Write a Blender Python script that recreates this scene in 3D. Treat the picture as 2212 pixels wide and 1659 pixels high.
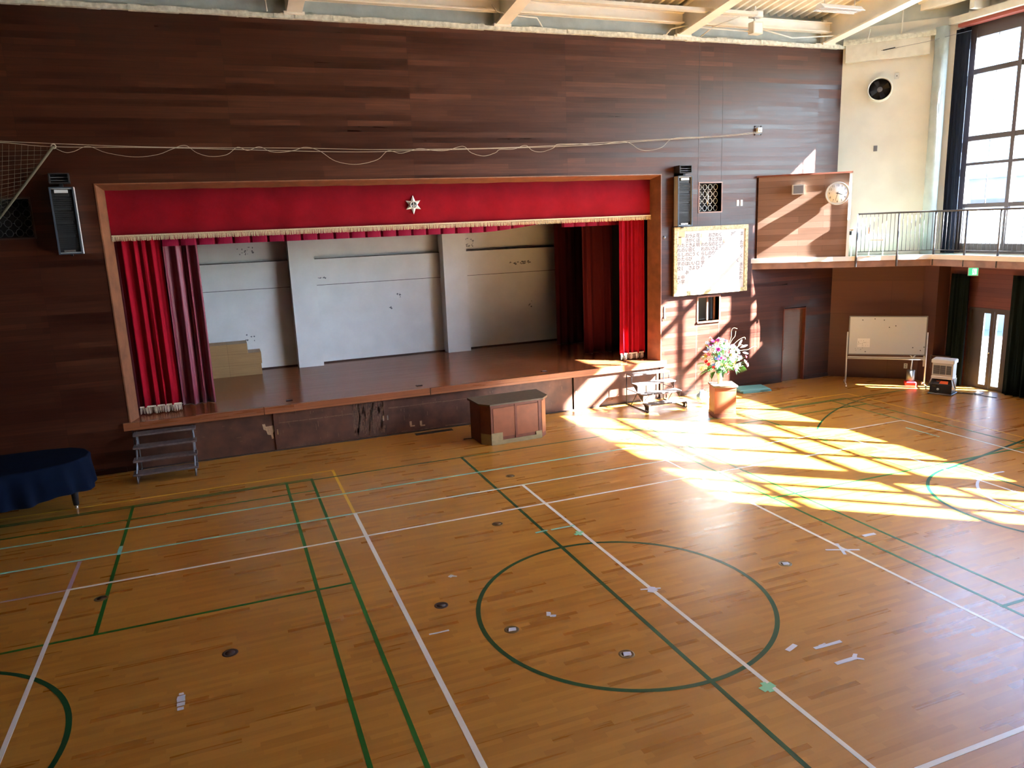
import bpy, bmesh, math, random
from mathutils import Vector, Matrix
random.seed(7)
for o in list(bpy.data.objects): bpy.data.objects.remove(o)
SC = bpy.context.scene
COL = SC.collection
PI = math.pi
# ------------------------------------------------------------------ camera
YAW, PITCH, ROLL = math.radians(20.790), math.radians(12.045), math.radians(-2.290)
fw = Vector((math.sin(YAW)*math.cos(PITCH), math.cos(YAW)*math.cos(PITCH), -math.sin(PITCH)))
rt = Vector((math.cos(YAW), -math.sin(YAW), 0)); up = rt.cross(fw)
r2 = rt*math.cos(ROLL)+up*math.sin(ROLL); u2 = -rt*math.sin(ROLL)+up*math.cos(ROLL)
cam = bpy.data.cameras.new('camera'); co = bpy.data.objects.new('camera', cam); COL.objects.link(co)
co.matrix_world = Matrix(((r2.x, u2.x, -fw.x, -4.203), (r2.y, u2.y, -fw.y, -16.482), (r2.z, u2.z, -fw.z, 4.622), (0, 0, 0, 1)))
cam.sensor_width = 36; cam.lens = 1628.2/2212*36; cam.clip_start = .05; cam.clip_end = 400
SC.camera = co
# ------------------------------------------------------------------ sky, sun, exposure
SUN_DIR = Vector((-1, .84, -.81)).normalized()
W = bpy.data.worlds.new('world'); SC.world = W; W.use_nodes = True
nt = W.node_tree; nt.nodes.clear()
wo = nt.nodes.new('ShaderNodeOutputWorld'); bg = nt.nodes.new('ShaderNodeBackground')
sky = nt.nodes.new('ShaderNodeTexSky'); sky.sky_type = 'NISHITA'; sky.sun_disc = False
sky.sun_elevation = math.asin(-SUN_DIR.z); sky.sun_rotation = math.atan2(-SUN_DIR.x, -SUN_DIR.y)
sky.air_density = 1.0; sky.dust_density = 1.2; sky.ozone_density = 1.0
mx = nt.nodes.new('ShaderNodeMixRGB'); mx.blend_type = 'ADD'; mx.inputs[0].default_value = 1; mx.inputs[2].default_value = (.10, .125, .155, 1)
nt.links.new(sky.outputs[0], mx.inputs[1])
cl = nt.nodes.new('ShaderNodeMixRGB'); cl.blend_type = 'MULTIPLY'; cl.inputs[0].default_value = 1; cl.inputs[2].default_value = (.76, .95, 1.33, 1)
nt.links.new(mx.outputs[0], cl.inputs[1]); nt.links.new(cl.outputs[0], bg.inputs[0]); nt.links.new(bg.outputs[0], wo.inputs[0])
bg.inputs[1].default_value = 2.5
sl = bpy.data.lights.new('sun', 'SUN'); sl.energy = 265; sl.angle = math.radians(.6); sl.color = (.93, .96, 1)
so = bpy.data.objects.new('sun', sl); COL.objects.link(so); so.rotation_euler = SUN_DIR.to_track_quat('-Z', 'Y').to_euler()
so.location = (30, -20, 25)
SC.view_settings.view_transform = 'Standard'; SC.view_settings.look = 'None'
SC.view_settings.gamma = 1; SC.view_settings.use_curve_mapping = False
SC.view_settings.exposure = 0.36

# ------------------------------------------------------------------ materials
def mat(name, col, rough=.6, metal=0, spec=.5, noise=0, nscale=8, coat=0, sheen=0, bump=0, bscale=40):
    m = bpy.data.materials.new(name); m.use_nodes = True
    n = m.node_tree; b = n.nodes['Principled BSDF']
    c = (*col, 1)
    b.inputs['Base Color'].default_value = c; b.inputs['Roughness'].default_value = rough
    b.inputs['Metallic'].default_value = metal; b.inputs['Specular IOR Level'].default_value = spec
    b.inputs['Coat Weight'].default_value = coat; b.inputs['Sheen Weight'].default_value = sheen
    tc = n.nodes.new('ShaderNodeTexCoord')
    if noise:
        t = n.nodes.new('ShaderNodeTexNoise'); t.inputs['Scale'].default_value = nscale; t.inputs['Detail'].default_value = 5
        n.links.new(tc.outputs['Object'], t.inputs['Vector'])
        r = n.nodes.new('ShaderNodeValToRGB'); r.color_ramp.elements[0].position = .3; r.color_ramp.elements[1].position = .7
        r.color_ramp.elements[0].color = tuple(x*(1-noise) for x in col)+(1,); r.color_ramp.elements[1].color = tuple(min(1, x*(1+noise*.6)) for x in col)+(1,)
        n.links.new(t.outputs['Fac'], r.inputs[0]); n.links.new(r.outputs[0], b.inputs['Base Color'])
    if bump:
        t = n.nodes.new('ShaderNodeTexNoise'); t.inputs['Scale'].default_value = bscale; t.inputs['Detail'].default_value = 3
        n.links.new(tc.outputs['Object'], t.inputs['Vector'])
        bp = n.nodes.new('ShaderNodeBump'); bp.inputs['Strength'].default_value = bump; bp.inputs['Distance'].default_value = .01
        n.links.new(t.outputs['Fac'], bp.inputs['Height']); n.links.new(bp.outputs[0], b.inputs['Normal'])
    return m

def planks(name, cols, length, height, rough=.35, spec=.5, axis='XZ', grain=.35, gap=.0015, gapcol=(.01, .005, .003), short=None, coat=0, bump=.15, stain=0):
    """boards running along local X, stacked along Z (walls) or Y (floors); each board with a tone of its own"""
    m = bpy.data.materials.new(name); m.use_nodes = True
    n = m.node_tree; b = n.nodes['Principled BSDF']; L = n.links
    tc = n.nodes.new('ShaderNodeTexCoord'); sp = n.nodes.new('ShaderNodeSeparateXYZ'); L.new(tc.outputs['Object'], sp.inputs[0])
    cb = n.nodes.new('ShaderNodeCombineXYZ'); L.new(sp.outputs[0], cb.inputs[0]); L.new(sp.outputs[2 if axis == 'XZ' else 1], cb.inputs[1])
    def brick(ln, off, sq):
        t = n.nodes.new('ShaderNodeTexBrick'); t.offset = off; t.offset_frequency = 2; t.squash = sq; t.squash_frequency = 3
        t.inputs['Scale'].default_value = 1; t.inputs['Brick Width'].default_value = ln; t.inputs['Row Height'].default_value = height
        t.inputs['Mortar Size'].default_value = gap; t.inputs['Mortar Smooth'].default_value = .1
        t.inputs['Color1'].default_value = (0, 0, 0, 1); t.inputs['Color2'].default_value = (1, 1, 1, 1); t.inputs['Mortar'].default_value = (.5, .5, .5, 1)
        L.new(cb.outputs[0], t.inputs['Vector']); return t
    t1 = brick(length, 0 if short else .37, 1)
    fac = t1.outputs['Color']
    if axis == 'XY':
        def mth(op, p, q=None):
            k = n.nodes.new('ShaderNodeMath'); k.operation = op
            for i_, v_ in enumerate((p, q)):
                if v_ is None: continue
                if isinstance(v_, (int, float)): k.inputs[i_].default_value = v_
                else: L.new(v_, k.inputs[i_])
            return k.outputs[0]
        row = mth('FLOOR', mth('DIVIDE', sp.outputs[1], height))
        w1 = n.nodes.new('ShaderNodeTexWhiteNoise'); w1.noise_dimensions = '1D'; L.new(row, w1.inputs['W'])
        col = mth('FLOOR', mth('ADD', mth('DIVIDE', sp.outputs[0], length), mth('MULTIPLY', w1.outputs['Value'], 7.3)))
        cc = n.nodes.new('ShaderNodeCombineXYZ'); L.new(row, cc.inputs[0]); L.new(col, cc.inputs[1])
        w2 = n.nodes.new('ShaderNodeTexWhiteNoise'); w2.noise_dimensions = '2D'; L.new(cc.outputs[0], w2.inputs['Vector'])
        fac = mth('POWER', w2.outputs['Value'], .7)
    if short:
        t2 = brick(short, .41, .7); mm = n.nodes.new('ShaderNodeMixRGB'); mm.inputs[0].default_value = .4
        L.new(t1.outputs['Color'], mm.inputs[1]); L.new(t2.outputs['Color'], mm.inputs[2]); fac = mm.outputs[0]
    gm = n.nodes.new('ShaderNodeMapping'); gm.inputs['Scale'].default_value = (1.2, 22, 1); L.new(cb.outputs[0], gm.inputs['Vector'])
    gn = n.nodes.new('ShaderNodeTexNoise'); gn.inputs['Scale'].default_value = 1; gn.inputs['Detail'].default_value = 6; gn.inputs['Distortion'].default_value = .4
    L.new(gm.outputs[0], gn.inputs['Vector'])
    m2 = n.nodes.new('ShaderNodeMixRGB'); m2.inputs[0].default_value = grain; L.new(fac, m2.inputs[1]); L.new(gn.outputs['Fac'], m2.inputs[2])
    rp = n.nodes.new('ShaderNodeValToRGB'); e = rp.color_ramp.elements
    e[0].position = .18; e[0].color = (*cols[0], 1); e[1].position = .82; e[1].color = (*cols[-1], 1)
    for i, c in enumerate(cols[1:-1]):
        k = e.new(.18+.64*(i+1)/(len(cols)-1)); k.color = (*c, 1)
    L.new(m2.outputs[0], rp.inputs[0]); out = rp.outputs[0]
    if stain:
        sn = n.nodes.new('ShaderNodeTexNoise'); sn.inputs['Scale'].default_value = .45; sn.inputs['Detail'].default_value = 4
        L.new(cb.outputs[0], sn.inputs['Vector'])
        m4 = n.nodes.new('ShaderNodeMixRGB'); m4.blend_type = 'MULTIPLY'; m4.inputs[0].default_value = stain
        r4 = n.nodes.new('ShaderNodeValToRGB'); r4.color_ramp.elements[0].position = .35; r4.color_ramp.elements[0].color = (.45, .42, .4, 1); r4.color_ramp.elements[1].position = .65
        L.new(sn.outputs['Fac'], r4.inputs[0]); L.new(out, m4.inputs[1]); L.new(r4.outputs[0], m4.inputs[2]); out = m4.outputs[0]
    m3 = n.nodes.new('ShaderNodeMixRGB'); m3.inputs[2].default_value = (*gapcol, 1)
    (L.new(t1.outputs['Fac'], m3.inputs[0]) if axis == 'XZ' else setattr(m3.inputs[0], 'default_value', 0)); L.new(out, m3.inputs[1]); L.new(m3.outputs[0], b.inputs['Base Color'])
    rr = n.nodes.new('ShaderNodeMapRange'); rr.inputs['To Min'].default_value = rough*(.72 if axis == 'XZ' else .92); rr.inputs['To Max'].default_value = rough*(1.35 if axis == 'XZ' else 1.12)
    rr.inputs['From Min'].default_value = .2; rr.inputs['From Max'].default_value = .8
    L.new(m2.outputs[0], rr.inputs['Value']); L.new(rr.outputs[0], b.inputs['Roughness'])
    b.inputs['Specular IOR Level'].default_value = spec; b.inputs['Coat Weight'].default_value = coat; b.inputs['Coat Roughness'].default_value = .12
    if bump:
        bp = n.nodes.new('ShaderNodeBump'); bp.inputs['Strength'].default_value = bump; bp.inputs['Distance'].default_value = .004
        ad = n.nodes.new('ShaderNodeMath'); ad.operation = 'SUBTRACT'; L.new(gn.outputs['Fac'], ad.inputs[0]); (L.new(t1.outputs['Fac'], ad.inputs[1]) if axis == 'XZ' else setattr(ad.inputs[1], 'default_value', 0))
        L.new(ad.outputs[0], bp.inputs['Height']); L.new(bp.outputs[0], b.inputs['Normal'])
    return m

M = {}
M['wallwood'] = planks('wall_boards', [(.017, .005, .0035), (.034, .0085, .0042), (.050, .0135, .006), (.082, .024, .010)], 3.65, .112, rough=.38, spec=.28, short=1.37, grain=.5)
M['cornerwood'] = planks('corner_boards', [(.08, .032, .023), (.10, .04, .028), (.12, .048, .033)], 2.4, .9, rough=.5, spec=.3, grain=.5)
M['sidewood'] = planks('side_boards', [(.10, .032, .027), (.135, .043, .035), (.17, .055, .042)], 3.0, .112, rough=.5, spec=.3, short=1.1)
M['screenwood'] = planks('screen_boards', [(.13, .068, .044), (.165, .09, .06), (.20, .112, .076)], 1.6, .15, rough=.5, spec=.3, grain=.4)
M['floor'] = planks('gym_floor_strips', [(.305, .118, .016), (.36, .148, .021), (.40, .172, .026), (.45, .205, .033)], .62, .066, rough=.29, spec=.5, axis='XY', grain=.38, gap=.0008, gapcol=(.12, .045, .015), bump=.04, stain=.18)
M['stagefloor'] = planks('stage_floor_boards', [(.16, .042, .014), (.20, .055, .018), (.24, .07, .024)], 1.8, .09, rough=.19, spec=.36, axis='XY', grain=.3, gap=.0008, bump=.03)
M['nosing'] = planks('stage_nosing', [(.2, .062, .025), (.26, .088, .036), (.30, .105, .045)], 3.0, .3, rough=.35, spec=.4, grain=.5)
M['apron'] = mat('stage_front_panel', (.085, .032, .018), .55, noise=.45, nscale=3, spec=.35)
M['scuff'] = mat('scuffed_bare_wood', (.14, .07, .042), .8, noise=.4, nscale=30)
M['barewood'] = mat('torn_plywood', (.45, .27, .15), .8, noise=.3, nscale=30)
M['frame'] = mat('stage_frame_timber', (.20, .078, .036), .45, noise=.3, nscale=5)
M['cream'] = mat('cream_plaster', (.66, .64, .57), .8, noise=.08, nscale=1.5, bump=.2, bscale=30)
M['concrete'] = mat('painted_concrete', (.42, .46, .43), .8, noise=.15, nscale=3, bump=.3, bscale=20)
M['trimcream'] = mat('cream_paint', (.66, .65, .58), .55, noise=.08, nscale=6)
M['rough_trim'] = mat('rough_plaster_edge', (.62, .63, .55), .9, noise=.3, nscale=12, bump=.6, bscale=25)
M['beam'] = mat('beige_beam_paint', (.86, .82, .72), .55, noise=.1, nscale=2)
M['deck'] = mat('roof_deck_paint', (.84, .79, .68), .6, noise=.15, nscale=2)
M['stagewhite'] = mat('stage_back_plaster', (.80, .81, .80), .75, noise=.06, nscale=2)
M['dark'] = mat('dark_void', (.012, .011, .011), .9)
M['darkwood'] = mat('dark_wood', (.035, .016, .011), .6, noise=.3, nscale=4)
M['red'] = mat('red_velvet', (.19, .0025, .008), .85, spec=.08, sheen=.05, noise=.15, nscale=3)
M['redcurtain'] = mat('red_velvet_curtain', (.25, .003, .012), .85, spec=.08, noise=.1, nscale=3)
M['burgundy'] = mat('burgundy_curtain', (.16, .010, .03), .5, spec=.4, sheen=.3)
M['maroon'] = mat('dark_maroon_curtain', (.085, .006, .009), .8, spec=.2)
M['magenta'] = mat('crimson_pelmet', (.26, .004, .04), .7, spec=.15, sheen=.1)
M['fringe'] = mat('gold_fringe', (.62, .47, .29), .7, noise=.35, nscale=60)
M['fringewhite'] = mat('ivory_fringe', (.78, .70, .55), .7, noise=.25, nscale=60)
M['silver'] = mat('aged_silver', (.62, .60, .54), .45, .3)
M['black'] = mat('black_paint', (.015, .015, .017), .5)
M['blackmetal'] = mat('black_metal', (.02, .02, .025), .35, .6)
M['speakergrey'] = mat('dark_blue_grey_plastic', (.045, .06, .085), .4)
M['louvre'] = mat('dark_louvre', (.022, .024, .027), .45)
M['greymetal'] = mat('grey_metal', (.17, .18, .205), .45, .4)
M['steel'] = mat('bright_steel', (.72, .73, .74), .25, .9)
M['white'] = mat('white_paint', (.72, .74, .76), .45)
M['boardwhite'] = mat('whiteboard_enamel', (.50, .54, .58), .3)
M['offwhite'] = mat('off_white_plastic', (.50, .50, .48), .45)
M['navy'] = mat('navy_curtain', (.006, .010, .022), .85, spec=.2)
M['navycloth'] = mat('navy_cloth', (.0025, .0055, .015), .9, spec=.06, noise=.2, nscale=5)
M['greencurtain'] = mat('dark_green_curtain', (.0015, .006, .005), .85, spec=.15)
M['winframe'] = mat('window_frame_metal', (.10, .085, .085), .45, .3)
M['doorpaint'] = mat('grey_brown_door', (.05, .04, .038), .5)
M['doorwood'] = planks('wooden_door_face', [(.085, .04, .022), (.11, .052, .03), (.13, .06, .035)], 3, 1, rough=.4, grain=.8)
M['desk'] = mat('orange_brown_plywood', (.21, .062, .025), .5, spec=.3, noise=.15, nscale=5)
M['desktop'] = mat('worn_olive_top', (.095, .07, .045), .5, spec=.25, noise=.15, nscale=12)
M['deskframe'] = mat('dark_red_wood_edge', (.13, .035, .018), .5, spec=.3, noise=.2, nscale=8)
M['deskbare'] = mat('bare_olive_patch', (.24, .17, .075), .6, noise=.15, nscale=10)
M['tread'] = mat('worn_tread_board', (.115, .085, .078), .65, spec=.3, noise=.35, nscale=14)
M['boxwood'] = planks('box_plywood', [(.30, .17, .07), (.38, .23, .10), (.44, .27, .12)], 1.2, .6, rough=.5, grain=.7)
M['greenline'] = mat('green_court_paint', (.006, .105, .014), .35, spec=.3)
M['darkgreen'] = mat('dark_green_court_paint', (.004, .055, .018), .35, spec=.3)
M['whiteline'] = mat('white_court_paint', (.72, .70, .62), .3)
M['tealline'] = mat('teal_tape', (.20, .52, .42), .4)
M['yellowline'] = mat('yellow_court_paint', (.72, .42, .03), .3)
M['lilac'] = mat('faded_lilac_paint', (.36, .24, .26), .4)
M['tapewhite'] = mat('white_tape', (.60, .62, .68), .5)
M['tapegreen'] = mat('pale_green_tape', (.22, .55, .30), .5)
M['brass'] = mat('dull_brass', (.16, .11, .05), .4, .7)
M['rope'] = mat('pale_rope', (.36, .31, .24), .8)
M['net'] = mat('olive_net_cord', (.10, .09, .06), .9)
M['boardpaper'] = mat('aged_paper', (.50, .45, .42), .7, noise=.05, nscale=4)
M['boardframe'] = mat('gold_patterned_frame', (.46, .40, .20), .6, noise=.55, nscale=22)
M['ink'] = mat('brush_ink', (.02, .018, .018), .8)
M['tan'] = mat('tan_backing', (.58, .38, .22), .8)
M['teal'] = mat('teal_vinyl_mat', (.13, .33, .31), .5)
M['redplastic'] = mat('red_plastic', (.45, .01, .015), .35)
M['orange'] = mat('orange_glow_print', (.75, .12, .03), .5)
M['balfloor'] = mat('balcony_floor', (.30, .38, .30), .5)
M['fascia'] = mat('brown_fascia', (.22, .12, .09), .5, noise=.3, nscale=4)
M['rail'] = mat('rail_dark_paint', (.07, .065, .07), .4, .3)
M['leafgreen'] = mat('leaf_green', (.045, .16, .035), .5)
M['hill'] = mat('distant_foliage', (.15, .23, .24), .9, noise=.75, nscale=1.4)
M['ground'] = mat('outside_ground', (.20, .20, .19), .9)
M['outwall'] = mat('neighbour_wall', (.2, .22, .24), .8)
M['redrust'] = mat('red_brown_strip', (.30, .07, .05), .6)

def glass_mat(name, tint, refl):
    m = bpy.data.materials.new(name); m.use_nodes = True; n = m.node_tree; n.nodes.clear()
    o = n.nodes.new('ShaderNodeOutputMaterial'); t = n.nodes.new('ShaderNodeBsdfTransparent'); t.inputs[0].default_value = (*tint, 1)
    g = n.nodes.new('ShaderNodeBsdfGlossy'); g.inputs['Roughness'].default_value = .02
    lw = n.nodes.new('ShaderNodeLayerWeight'); pw = n.nodes.new('ShaderNodeMath'); pw.operation = 'POWER'; pw.inputs[1].default_value = 4
    n.links.new(lw.outputs['Facing'], pw.inputs[0]); f = n.nodes.new('ShaderNodeMath'); f.operation = 'MULTIPLY_ADD'; f.inputs[1].default_value = .6; f.inputs[2].default_value = .04
    n.links.new(pw.outputs[0], f.inputs[0])
    x = n.nodes.new('ShaderNodeMixShader'); n.links.new(f.outputs[0], x.inputs[0]); n.links.new(t.outputs[0], x.inputs[1]); n.links.new(g.outputs[0], x.inputs[2])
    n.links.new(x.outputs[0], o.inputs[0]); return m
M['glass'] = glass_mat('clear_glass', (.93, .97, .97), 1)
def frosted(name):
    m = bpy.data.materials.new(name); m.use_nodes = True; n = m.node_tree; n.nodes.clear()
    o = n.nodes.new('ShaderNodeOutputMaterial'); t = n.nodes.new('ShaderNodeBsdfTranslucent'); t.inputs[0].default_value = (.86, .9, .92, 1)
    g = n.nodes.new('ShaderNodeBsdfDiffuse'); g.inputs[0].default_value = (.8, .82, .84, 1)
    x = n.nodes.new('ShaderNodeMixShader'); x.inputs[0].default_value = .3; n.links.new(t.outputs[0], x.inputs[1]); n.links.new(g.outputs[0], x.inputs[2])
    n.links.new(x.outputs[0], o.inputs[0]); return m
M['frost'] = frosted('frosted_glass')
def lit(name, col, s):
    m = bpy.data.materials.new(name); m.use_nodes = True; b = m.node_tree.nodes['Principled BSDF']
    b.inputs['Base Color'].default_value = (*col, 1); b.inputs['Emission Color'].default_value = (*col, 1); b.inputs['Emission Strength'].default_value = s; return m
M['exitgreen'] = lit('exit_sign_green', (.05, .55, .30), .9)
M['exitwhite'] = lit('exit_sign_white', (.9, 1, .93), 1.0)

# ------------------------------------------------------------------ mesh helpers
class MB:
    def __init__(s): s.v = []; s.f = []; s.m = []; s.mi = 0; s.sm = []
    def add(s, vs, fs, smooth=False):
        k = len(s.v); s.v += [tuple(v) for v in vs]; s.f += [tuple(i+k for i in f) for f in fs]; s.m += [s.mi]*len(fs); s.sm += [smooth]*len(fs); return s
    def box(s, x0, x1, y0, y1, z0, z1):
        if x0 > x1: x0, x1 = x1, x0
        if y0 > y1: y0, y1 = y1, y0
        if z0 > z1: z0, z1 = z1, z0
        return s.add([(x0,y0,z0),(x1,y0,z0),(x1,y1,z0),(x0,y1,z0),(x0,y0,z1),(x1,y0,z1),(x1,y1,z1),(x0,y1,z1)],
                     [(0,3,2,1),(4,5,6,7),(0,1,5,4),(1,2,6,5),(2,3,7,6),(3,0,4,7)])
    def bbox(s, x0, x1, y0, y1, z0, z1, b=.01):
        """box with chamfered vertical and top edges"""
        P = [(x0+b,y0),(x1-b,y0),(x1,y0+b),(x1,y1-b),(x1-b,y1),(x0+b,y1),(x0,y1-b),(x0,y0+b)]
        cx, cy = (x0+x1)/2, (y0+y1)/2
        def ins(p): return (p[0]+(b if p[0] < cx else -b)*.7, p[1]+(b if p[1] < cy else -b)*.7)
        vs = [(x, y, z0) for x, y in P]+[(x, y, z1-b) for x, y in P]+[(*ins(p), z1) for p in P]
        fs = [tuple(range(7, -1, -1)), tuple(range(16, 24))]
        for r in (0, 8):
            for i in range(8): j = (i+1) % 8; fs.append((r+i, r+j, r+8+j, r+8+i))
        return s.add(vs, fs)
    def prism(s, pts, z0, z1):
        n = len(pts); 
        a = sum(pts[i][0]*pts[(i+1) % n][1]-pts[(i+1) % n][0]*pts[i][1] for i in range(n))
        if a < 0: pts = pts[::-1]
        return s.add([(x,y,z0) for x,y in pts]+[(x,y,z1) for x,y in pts],
                     [tuple(range(n-1,-1,-1)), tuple(range(n,2*n))]+[(i,(i+1)%n,n+(i+1)%n,n+i) for i in range(n)])
    def quadprism(s, pts, d):
        """polygon in 3D extruded by vector d"""
        n = len(pts); d = Vector(d); a = [Vector(p) for p in pts]; b = [p+d for p in a]
        return s.add(a+b, [tuple(range(n-1,-1,-1)), tuple(range(n,2*n))]+[(i,(i+1)%n,n+(i+1)%n,n+i) for i in range(n)])
    def tube(s, pts, r, n=8, cap=True):
        P = [Vector(p) for p in pts]; R = r if isinstance(r, (list, tuple)) else [r]*len(P)
        vs = []; fs = []; a = None
        for i, p in enumerate(P):
            t = (P[min(i+1, len(P)-1)]-P[max(i-1, 0)]).normalized()
            if a is None: a = t.orthogonal().normalized()
            a = (a-t*a.dot(t)).normalized(); b = t.cross(a)
            for k in range(n): vs.append(p+(a*math.cos(2*PI*k/n)+b*math.sin(2*PI*k/n))*R[i])
        for i in range(len(P)-1):
            for k in range(n): fs.append((i*n+k, i*n+(k+1)%n, (i+1)*n+(k+1)%n, (i+1)*n+k))
        if cap: fs += [tuple(range(n-1,-1,-1)), tuple(range((len(P)-1)*n, len(P)*n))]
        return s.add(vs, fs, True)
    def bar(s, p, q, w, h=None):
        """square bar between points"""
        return s.tube([p, q], (w if h is None else (w+h)/2)*.7071, 4)
    def cyl(s, c, r, h, ax='Z', n=24, r2=None):
        c = Vector(c); d = {'X': Vector((1,0,0)), 'Y': Vector((0,1,0)), 'Z': Vector((0,0,1))}[ax]
        return s.tube([c, c+d*h], [r, r if r2 is None else r2], n)
    def lathe(s, prof, c=(0,0,0), ax='Z', n=24, close=False):
        vs = []; fs = []
        for r, h in prof:
            for k in range(n):
                a = 2*PI*k/n; x, y = r*math.cos(a), r*math.sin(a)
                p = {'Z': (x, y, h), 'Y': (x, h, y), 'X': (h, x, y)}[ax]
                vs.append((p[0]+c[0], p[1]+c[1], p[2]+c[2]))
        for i in range(len(prof)-1):
            for k in range(n): fs.append((i*n+k, i*n+(k+1)%n, (i+1)*n+(k+1)%n, (i+1)*n+k))
        return s.add(vs, fs, True)
    def ball(s, c, r, n=8, sq=1):
        prof = [(max(.0005, r*math.sin(PI*i/n)), -r*sq*math.cos(PI*i/n)) for i in range(n+1)]
        return s.lathe(prof, c, n=max(6, n))
    def mat(s, i): s.mi = i; return s
    def xf(s, loc=(0,0,0), rz=0, start=0):
        c, sn = math.cos(rz), math.sin(rz)
        for i in range(start, len(s.v)):
            x, y, z = s.v[i]; s.v[i] = (x*c-y*sn+loc[0], x*sn+y*c+loc[1], z+loc[2])
        return s

def obj(name, mb, mats, parent=None, recalc=True):
    me = bpy.data.meshes.new(name); me.from_pydata(mb.v, [], mb.f)
    for m in (mats if isinstance(mats, (list, tuple)) else [mats]): me.materials.append(M[m] if isinstance(m, str) else m)
    me.polygons.foreach_set('material_index', mb.m); me.polygons.foreach_set('use_smooth', mb.sm)
    if recalc:
        bm = bmesh.new(); bm.from_mesh(me); bmesh.ops.recalc_face_normals(bm, faces=bm.faces); bm.to_mesh(me); bm.free()
    me.update()
    o = bpy.data.objects.new(name, me); COL.objects.link(o)
    if parent: o.parent = parent
    return o
def tag(o, label, cat, group=None, kind=None):
    o['label'] = label; o['category'] = cat
    if group: o['group'] = group
    if kind: o['kind'] = kind
    return o
def thing(name, label, cat, loc=(0,0,0), rz=0, group=None):
    o = bpy.data.objects.new(name, None); COL.objects.link(o); o.location = loc; o.rotation_euler = (0, 0, rz)
    o.empty_display_size = .1
    return tag(o, label, cat, group)
def struct(name, mb, mats, label=None, parent=None, loc=None, rz=0):
    o = obj(name, mb, mats, parent)
    if not parent: o['kind'] = 'structure'
    if loc: o.location = loc
    if rz: o.rotation_euler = (0, 0, rz)
    if label: o['label'] = label
    return o
def copy_thing(root, loc, rz=None, label=None):
    r = root.copy(); COL.objects.link(r); r.location = loc
    if rz is not None: r.rotation_euler = (0, 0, rz)
    if label: r['label'] = label
    for ch in list(root.children):
        c = ch.copy(); COL.objects.link(c); c.parent = r
        for g in ch.children:
            d = g.copy(); COL.objects.link(d); d.parent = c
    return r
def inside(x, z, holes): return any(h[0] < x < h[1] and h[2] < z < h[3] for h in holes)
def holed(x0, x1, z0, z1, holes, t):
    """upright slab in local XZ, front face at y=0, back at y=t, with rectangular holes"""
    xs = sorted({x0, x1}|{v for h in holes for v in h[:2] if x0 < v < x1}); zs = sorted({z0, z1}|{v for h in holes for v in h[2:] if z0 < v < z1})
    mb = MB(); n, k = len(xs)-1, len(zs)-1
    full = lambda i, j: 0 <= i < n and 0 <= j < k and not inside((xs[i]+xs[i+1])/2, (zs[j]+zs[j+1])/2, holes)
    for i in range(n):
        for j in range(k):
            if not full(i, j): continue
            a, b, c, d = xs[i], xs[i+1], zs[j], zs[j+1]
            mb.add([(a,0,c),(b,0,c),(b,0,d),(a,0,d)], [(0,1,2,3)]); mb.add([(a,t,c),(b,t,c),(b,t,d),(a,t,d)], [(3,2,1,0)])
            if not full(i-1, j): mb.add([(a,0,c),(a,t,c),(a,t,d),(a,0,d)], [(3,2,1,0)])
            if not full(i+1, j): mb.add([(b,0,c),(b,t,c),(b,t,d),(b,0,d)], [(0,1,2,3)])
            if not full(i, j-1): mb.add([(a,0,c),(b,0,c),(b,t,c),(a,t,c)], [(3,2,1,0)])
            if not full(i, j+1): mb.add([(a,0,d),(b,0,d),(b,t,d),(a,t,d)], [(0,1,2,3)])
    return mb
def text_mesh(mb, s, size, place, depth=.002):
    """lettering as flat raised mesh; place maps local (u,v) to a 3D point"""
    c = bpy.data.curves.new('tmp', 'FONT'); c.body = s; c.size = size; c.align_x = 'CENTER'; c.align_y = 'CENTER'; c.resolution_u = 2
    o = bpy.data.objects.new('tmp', c); COL.objects.link(o)
    dg = bpy.context.evaluated_depsgraph_get(); me = bpy.data.meshes.new_from_object(o.evaluated_get(dg))
    k = len(mb.v); mb.v += [tuple(place(v.co.x, v.co.y)) for v in me.vertices]
    for p in me.polygons: mb.f.append(tuple(i+k for i in p.vertices)); mb.m.append(mb.mi); mb.sm.append(False)
    bpy.data.objects.remove(o); bpy.data.meshes.remove(me); bpy.data.curves.remove(c)

# ------------------------------------------------------------------ room shell
HX, BY, TOP = 13.7, -18.0, 8.72
C0 = 11.7                                   # main wall meets the 45 degree corner walls here
fl = struct('floor', MB().prism([(-C0,.3),(C0,.3),(HX+.3,-1.7),(HX+.3,BY-.3),(-HX-.3,BY-.3),(-HX-.3,-1.7)], -.2, 0), 'floor')
back_holes = [(-6.165,6.165,0,5.63),(7.29,7.95,4.71,5.41),(-7.95,-7.29,4.71,5.41),(7.29,7.94,1.92,2.54),(10.07,10.83,0,2.06)]
struct('wall_back', holed(-C0, C0, 0, TOP, back_holes, .28), 'wallwood')
struct('wall_left', MB().box(-HX-.3,-HX,BY,-2,0,10.9), 'darkwood')
struct('wall_front', MB().box(-HX-.3,HX+.3,BY-.3,BY,0,11.5), 'darkwood')
# corner walls at 45 degrees: wood below the balcony, cream plaster above
D = math.hypot(HX-C0, 2.0)
struct('wall_corner_right_lower', MB().box(0, D, 0, .25, 0, 3.3), 'cornerwood', loc=(C0,0,0), rz=-PI/4)
mb = MB().box(0, D, .0, .25, 3.3, 9.2)
struct('wall_corner_right_upper', mb, 'cream', loc=(C0,0,0), rz=-PI/4)
struct('trim_1', MB().box(.06, 2.0, -.13, 0, 8.36, 8.80), 'trimcream', loc=(C0,0,0), rz=-PI/4, label='cream lintel band along the top of the corner wall')
struct('wall_corner_left', MB().box(0, D, 0, .25, 0, 10.2), 'darkwood', loc=(-HX,-2,0), rz=PI/4)
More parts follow.
